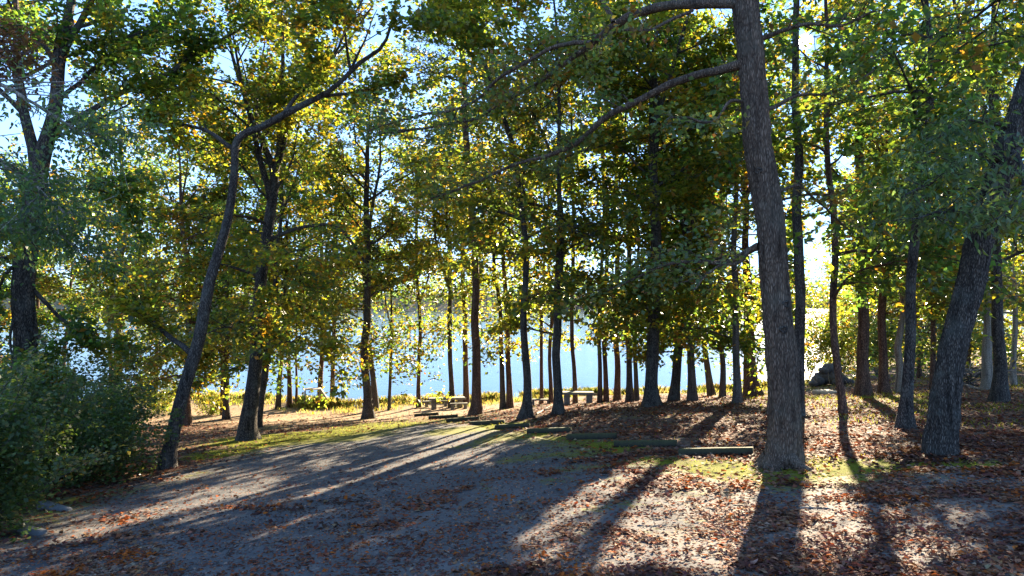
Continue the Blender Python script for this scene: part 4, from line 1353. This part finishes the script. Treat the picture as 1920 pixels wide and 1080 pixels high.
# ------------------------------------------------------------------ parking stops
STOPS = [((1273, 853, 1412, 851.5), 'parking stop with a mossy top beside the massive oak, nearest of the row'), ((1153, 838, 1268, 837), 'dark parking stop, second of the row from the massive oak'),
         ((1064, 824, 1155, 822.5), 'dark parking stop, third of the row from the massive oak'), ((990, 812, 1070, 809.5), 'green-topped parking stop, fourth of the row from the massive oak'),
         ((930, 804, 992, 801), 'parking stop in front of the swept dark trunk'), ((880, 797, 945, 793.5), 'bright moss-topped parking stop left of the swept dark trunk'),
         ((838, 791, 898, 787), 'parking stop below the tall centre pine'), ((804, 786, 858, 782.5), 'parking stop in front of the picnic table legs'), ((778, 780.5, 822, 778), 'farthest parking stop of the row')]
for (xa, ya, xb, yb), lab in STOPS:
    ea, eb = hit(xa, ya), hit(xb, yb)
    c = (ea + eb) / 2
    dv = eb - ea
    yaw = math.degrees(math.atan2(dv[1], dv[0]))
    Lm = math.hypot(dv[0], dv[1])
    hgt_ = 0.14
    # profile: wide foot, chamfered shoulders, moss-worn
    prof = np.array([(-0.10, -0.08), (0.10, -0.08), (0.098, 0.06), (0.082, hgt_ - .012), (0.07, hgt_), (-0.07, hgt_), (-0.082, hgt_ - .012), (-0.098, 0.06)])
    ns_ = 15
    xsn = np.linspace(-Lm / 2, Lm / 2, ns_)
    V = np.array([(x, q[0], q[1]) for x in xsn for q in prof])
    V[:, 1:] += (np.stack([fbm(V * 7 + c, 5, 2), fbm(V * 7 + c, 6, 2)], 1) - 0.5) * 0.014
    F = []
    m = len(prof)
    for i in range(ns_ - 1):
        for j in range(m):
            F.append((i * m + j, i * m + (j + 1) % m, (i + 1) * m + (j + 1) % m, (i + 1) * m + j))
    ca, sa = math.cos(math.radians(yaw)), math.sin(math.radians(yaw))
    W = np.stack([V[:, 0] * ca - V[:, 1] * sa, V[:, 0] * sa + V[:, 1] * ca, V[:, 2]], 1)
    # lie along the slope
    gz = ground(c[0] + W[:, 0], np.full(len(W), c[1]) + W[:, 1])
    g0 = float(ground(np.array([c[0]]), np.array([c[1]]))[0])
    gl = np.polyfit(V[:, 0], gz - g0, 1)
    W[:, 2] += V[:, 0] * gl[0]
    F = np.array(F)
    loops = np.concatenate([F.ravel(), np.arange(m)[::-1], (ns_ - 1) * m + np.arange(m)])
    me = mesh_np('parking_stop', W, loops, np.concatenate([np.full(len(F), 4), [m, m]]), M_STOP)
    o = link('parking_stop', me, None, label=lab, category='parking stop', group='parking stops in a curved row')
    o.location = (c[0], c[1], g0 + 0.02)
for (px, py, Lm, yaw, lab) in [(102, 958, 0.0, -22, 'pale weathered parking stop by the shrubs at the left edge'), (60, 1004, 0.0, -18, 'pale stub of parking stop half buried under the corner shrub')]:
    c = hit(px, py)
    o = box_obj('parking_stop', (0, 0, 0.05), (1.0 if px > 80 else 0.6, 0.2, 0.2), M_STOP2, None, 0, 0.03, None, 0.03, label=lab, category='parking stop', group='pale parking stops on the left')
    o.location = (c[0], c[1], c[2])
    o.rotation_euler = (0, math.radians(4), math.radians(yaw))

# ------------------------------------------------------------------ picnic tables


def table(label, px, py, Lt, Ht, yaw, leg=0.30):
    b = hit(px, py)
    r = thing('picnic_table', label, 'picnic table', b, 'concrete picnic tables')
    r.rotation_euler = (0, 0, math.radians(yaw))
    box_obj('tabletop', (0, 0, Ht - 0.05), (Lt, 0.85, 0.10), M_TABLE, r, 0, 0.012, None, 0.02)
    for sx in (-0.36, 0.36):
        box_obj('leg', (Lt * sx, 0, (Ht - 0.10) / 2 - 0.11), (leg, 0.5, Ht - 0.10 + 0.22), M_TABLE, r, 0, 0.015, None, 0.02)
    return r, b


def bench(label, b, Lb, Hb, yaw):
    r = thing('concrete_bench', label, 'bench', b, 'concrete benches by the tables')
    r.rotation_euler = (0, 0, math.radians(yaw))
    box_obj('seat', (0, 0, Hb - 0.04), (Lb, 0.32, 0.08), M_TABLE, r, 0, 0.01, None, 0.015)
    for sx in (-0.36, 0.36):
        box_obj('leg', (Lb * sx, 0, (Hb - 0.08) / 2 - 0.11), (0.20, 0.24, Hb - 0.08 + 0.22), M_TABLE, r, 0, 0.012, None, 0.015)
    return r


r1, b1 = table('mossy concrete picnic table left of the tall centre pine', 838, 766, 2.5, 0.74, 14)
bench('low concrete bench on the water side of the mossy picnic table', at(b1[0] - 0.9, b1[1] + 1.4), 1.9, 0.42, 14)
bench('low concrete bench on the near side of the mossy picnic table, at its right end', at(b1[0] + 0.9, b1[1] - 1.0), 1.2, 0.42, 14)
r2, b2 = table('concrete table on thick pedestals between the reddish pines', 1084, 757, 1.75, 0.66, -4, 0.34)
bench('low concrete bench by the water between two centre trunks', hit(1014, 758), 1.35, 0.32, -6)

# ------------------------------------------------------------------ slatted wooden steps at the shore
b = hit(598, 754)
b = at((598 - CX) / FPX * 49.6, 49.6)
r = thing('wooden_steps', 'weathered wooden landing with slatted steps at the lake edge', 'steps', b)
r.rotation_euler = (0, 0, math.radians(18))
for k in range(5):
    box_obj('deck_board', (-0.42 + 0.0 * k, -0.36 + 0.19 * k, 1.28), (1.15, 0.165, 0.045), M_WOOD, r, 0, 0.006)
for sx, sy in ((-0.93, -0.40), (-0.93, 0.40), (0.08, -0.40), (0.08, 0.40)):
    box_obj('post', (sx, sy, 0.52), (0.09, 0.09, 1.46), M_WOOD, r, 0, 0.008)
for k in range(6):
    box_obj('tread', (0.27 + 0.11 * k, 0, 1.08 - 0.2 * k), (0.16, 0.86, 0.045), M_WOOD, r, 0, 0.006)
for sy in (-0.46, 0.46):
    V, F = tube_vf(np.array([(0.10, sy, 1.26), (1.02, sy, -0.15)]), np.array([0.085, 0.085]), 4)
    g = Geo(); g.add(V, F)
    g.build('stringer', M_WOOD, r, smooth=False)

# ------------------------------------------------------------------ rocks, brush, logs


def rock_obj(name, c, s, mat, parent=None, org=None, seed=0, **props):
    import bmesh
    bm = bmesh.new()
    bmesh.ops.create_icosphere(bm, subdivisions=2, radius=1.0)
    V = np.array([v.co[:] for v in bm.verts])
    F = np.array([[v.index for v in f.verts] for f in bm.faces])
    bm.free()
    V = V * (0.65 + 0.7 * fbm(V * 1.3 + seed * 3.1, seed, 3))[:, None]
    V = V * np.array(s) + np.array(c)
    if org is not None:
        V = V - np.asarray(org)
    return link(name, mesh_np(name, V, F, np.full(len(F), 3), mat), parent, **props)


b = at(20.6, 45.0)
r = thing('rock_pile', 'dark pile of rocks and roots by the cove right of the massive oak', 'rock pile', b)
for k, (x, y, z, s) in enumerate([(-0.9, 0, .3, .55), (-0.3, .2, .45, .7), (0.4, 0, .45, .75), (1.1, .1, .3, .55), (0.0, .1, 1.05, .5), (0.6, .2, 1.1, .5), (-0.45, 0, .95, .4), (1.6, 0, .15, .4), (0.3, -.5, .2, .4), (-1.3, -.2, .15, .35)]):
    rock_obj('rock', (x * .82, y, z * 1.0), (s * .85, s * .8, s * .7), M_ROCK, r, None, k)
for k in range(7):
    p = np.array([RNG.uniform(-1.2, 1.4), RNG.uniform(-.7, -.2), 0.2])
    B = branch_path(p, np.array([RNG.normal(0, .4), RNG.normal(0, .3), 1.0]), RNG.uniform(0.8, 1.5), 5, 0.25, 0)
    g = Geo(); V, F = tube_vf(B, np.linspace(.03, .01, len(B)), 6); g.add(V, F)
    g.build('root', M_DEADWOOD, r)
o = box_obj('stone_slab', (0, 0, 0.05), (1.2, 0.9, 0.2), M_SLAB, None, 0, 0.03, None, 0.08, label='pale flat stone slab lying right of the dark rock pile', category='stone')
o.location = tuple(hit(1549, 738)); o.rotation_euler = (0.05, 0, 0.4)
b = hit(1822, 724)
r = thing('brush_pile', 'dark brush heap with grey dead branches behind the leaning oak', 'brush pile', b)
for k in range(34):
    p = np.array([RNG.uniform(-1.4, 1.4), RNG.uniform(-0.5, 0.7), RNG.uniform(0, 0.9)])
    B = branch_path(p, np.array([RNG.normal(0, 1), RNG.normal(0, .4), RNG.normal(0.3, .3)]), RNG.uniform(1.2, 2.6), 6, 0.2, -0.03)
    g = Geo(); V, F = tube_vf(B, np.linspace(.05, .012, len(B)), 6); g.add(V, F)
    g.build('dead_branch', M_DEADWOOD if k % 3 == 0 else BARK_DARK, r)


def stick(label, pts_px, w, name='fallen_branch', twigs=3, mat=None, lift=0.03, y_up=None):
    pts = [hit(x, y) for x, y in pts_px]
    if y_up:
        pts = [at_depth(x, y, y_up) for x, y in pts_px]
    pts = np.array(pts)
    pts[:, 2] = (ground(pts[:, 0], pts[:, 1]) + lift) if not y_up else pts[:, 2]
    org = pts[0].copy()
    g = Geo()
    C = catmull(pts, 14)
    C[:, 2] += 0.02 * RNG.random(14)
    V, F = tube_vf(C, np.linspace(w, w * .4, 14), 7)
    g.add(V, F)
    for k in range(twigs):
        i = RNG.integers(3, 12)
        B = branch_path(C[i], np.array([RNG.normal(0, 1), RNG.normal(0, 1), 0.35]), RNG.uniform(.3, .8), 4, .2, -0.05)
        V, F = tube_vf(B, np.linspace(w * .5, w * .15, 5), 5)
        g.add(V, F)
    g.build(name, mat or M_DEADWOOD, None, org, label=label, category='branch').location = tuple(org)


stick('dead branch lying at the foot of the mossy forked trunk', [(1006, 778), (1020, 770), (1036, 760)], 0.05)
stick('reddish stick lying in the sunlit leaves right of the massive oak', [(1500, 957), (1530, 958), (1562, 960)], 0.02, twigs=2)
stick('bare dead bough reaching over the concrete table toward the reddish pines', [(1120, 740), (1108, 736), (1093, 735), (1066, 731)], 0.035, y_up=b2[1] + 1.0, twigs=4)
stick('pale fallen log on the ground right of the leaning oak', [(1802, 722), (1822, 728), (1842, 732)], 0.14, 'fallen_log', 0)
stick('thin twig lying across the lot near the slim shadow', [(1195, 990), (1225, 991), (1260, 992)], 0.012, twigs=1)
stick('light sticks on the leaf slope below the woods', [(1730, 815), (1760, 812), (1790, 816)], 0.02, twigs=2)

# ------------------------------------------------------------------ leaf litter and grass
rl = np.random.default_rng(21)


def scatter(n, poly_px=None, xr=(-22, 24), yr=(7.5, 48)):
    # denser near the camera, as many per picture area
    Y = yr[0] * (yr[1] / yr[0]) ** rl.random(n)
    X = rl.uniform(-0.82, 0.82, n) * Y
    return X, Y


def litter(name, n, size, ymin, ymax, shape, dens_bias=1.0):
    X, Y = scatter(n, yr=(ymin, ymax))
    li, mo, sa, ed = cover(X, Y)
    fine = n2(X, Y * 1.4, 1.25, 83, 3)
    pr = np.clip(li * 1.35 - 0.10, 0.04, 1) * np.where(ed > 0, 0.10 + 0.9 * sstep(0.42, 0.58, fine + 0.10 * li), sstep(0.30, 0.55, fine + 0.18 * li)) * np.where(mo > 0.35, 0.7, 1.0)
    pr = pr * (1 - 0.75 * np.clip(sa, 0, 1)) * (Y < shore_y(X) - 4) * np.where((ed > 0) & (Y > 20), 0.35, 1)
    k = rl.random(n) < pr * dens_bias
    X, Y, ed = X[k], Y[k], ed[k]
    m = len(X)
    Z = ground(X, Y) + np.where(ed > 0, 0.042, 0.008) + rl.random(m) * 0.03
    az = rl.random(m) * 6.28
    ds = np.stack([np.cos(az), np.sin(az), rl.normal(0.0, 0.22, m)], 1)
    P = np.stack([X, Y, Z], 1)
    o = leaf_mesh(name, P, size * rl.uniform(0.55, 1.25, m), pick_cols('litter', m, P), shape, LEAF_DRY, None, (0, 0, 0), 0.35, 0, dirs=ds, kind='stuff', label='dry brown and red oak leaves scattered over asphalt and soil')
    LEAF_TOTAL[0] += m
    return o


litter('leaf_litter', 62000, 0.105, 7.5, 12.5, DENT)
litter('leaf_litter', 70000, 0.12, 12.5, 18, KITE)
litter('leaf_litter', 90000, 0.135, 18, 48, KITE)
# broken bits of leaf, bark and acorn cap on the asphalt
X, Y = scatter(70000, yr=(7.5, 26))
ed = edge_dist(X, Y)
k = (ed > 0) & (rl.random(len(X)) < 0.25 + 0.75 * n2(X, Y, 0.9, 44, 3))
X, Y = X[k], Y[k]
P = np.stack([X, Y, ground(X, Y) + 0.04], 1)
az = rl.random(len(X)) * 6.28
leaf_mesh('leaf_crumbs', P, 0.05 * rl.uniform(0.5, 1.5, len(X)), pick_cols('litter', len(X), P) * 1.25, KITE, LEAF_DRY, None, (0, 0, 0), 0.3, 0,
          dirs=np.stack([np.cos(az), np.sin(az), rl.normal(0.05, 0.15, len(X))], 1), kind='stuff', label='broken leaf bits strewn over the old asphalt')


def blades(name, X, Y, hgt, wid, pal, label, lean=0.25):
    n = len(X)
    Z = ground(X, Y) - 0.02
    az = rl.random(n) * 6.28
    d = np.stack([np.cos(az) * lean, np.sin(az) * lean, np.ones(n)], 1) + rl.normal(0, 0.12, (n, 3))
    d /= np.linalg.norm(d, axis=1)[:, None]
    s = np.stack([np.cos(az + 1.57), np.sin(az + 1.57), np.zeros(n)], 1) * wid
    b = np.stack([X, Y, Z], 1)
    mid = b + d * (hgt * 0.55)[:, None]
    tip = b + d * hgt[:, None] + np.stack([np.cos(az), np.sin(az), -0.3 * np.ones(n)], 1) * (hgt * 0.18)[:, None]
    V = np.stack([b - s, b + s, mid + s * .8, tip, mid - s * .8], 1).reshape(-1, 3)
    L = (np.arange(n)[:, None] * 5 + np.array([0, 1, 2, 3, 4])).ravel()
    cols = pick_cols(pal, n, b)
    me = mesh_np(name, V, L, np.full(n, 5), GRASS, {'leaf_col': np.repeat(cols, 5, axis=0)})
    return link(name, me, None, kind='stuff', label=label)


n = 52000
X = rl.uniform(-34, 20, n)
s = -rl.random(n) ** 1.3 * 5.0
Y = shore_y(X) + s + 0.6
cl = n2(X, Y, 0.55, 95, 3)
k = rl.random(n) < sstep(0.40, 0.62, cl) * np.where(s > -2.0, 1, 0.35)
X, Y, s, cl = X[k], Y[k], s[k], cl[k]
blades('shore_grass', X, Y, np.where(s > -1.6, 0.55, 0.28) * rl.uniform(0.5, 1.25, len(X)) * (0.6 + cl), 0.012, 'straw', 'tall yellow-green grass along the lake edge')
n = 60000
X = rl.uniform(-16, 34, n); Y = rl.uniform(14, 48, n)
li, mo, sa, ed = cover(X, Y)
k = (ed < -0.3) & (rl.random(n) < np.clip(sstep(0.42, 0.62, n2(X, Y, 0.4, 99, 3)) * (0.25 + 0.75 * sstep(9, 15, X)) + 0.6 * (mo > .5), 0, 1) * 0.8)
X, Y = X[k], Y[k]
blades('woodland_grass', X, Y, np.where(X > 9, 0.16, 0.09) * rl.uniform(0.4, 1.4, len(X)), 0.008, 'moss', 'thin short grass growing through the leaf litter', 0.4)
print('LEAVES', LEAF_TOTAL[0], 'polys', sum(len(m.polygons) for m in bpy.data.meshes))
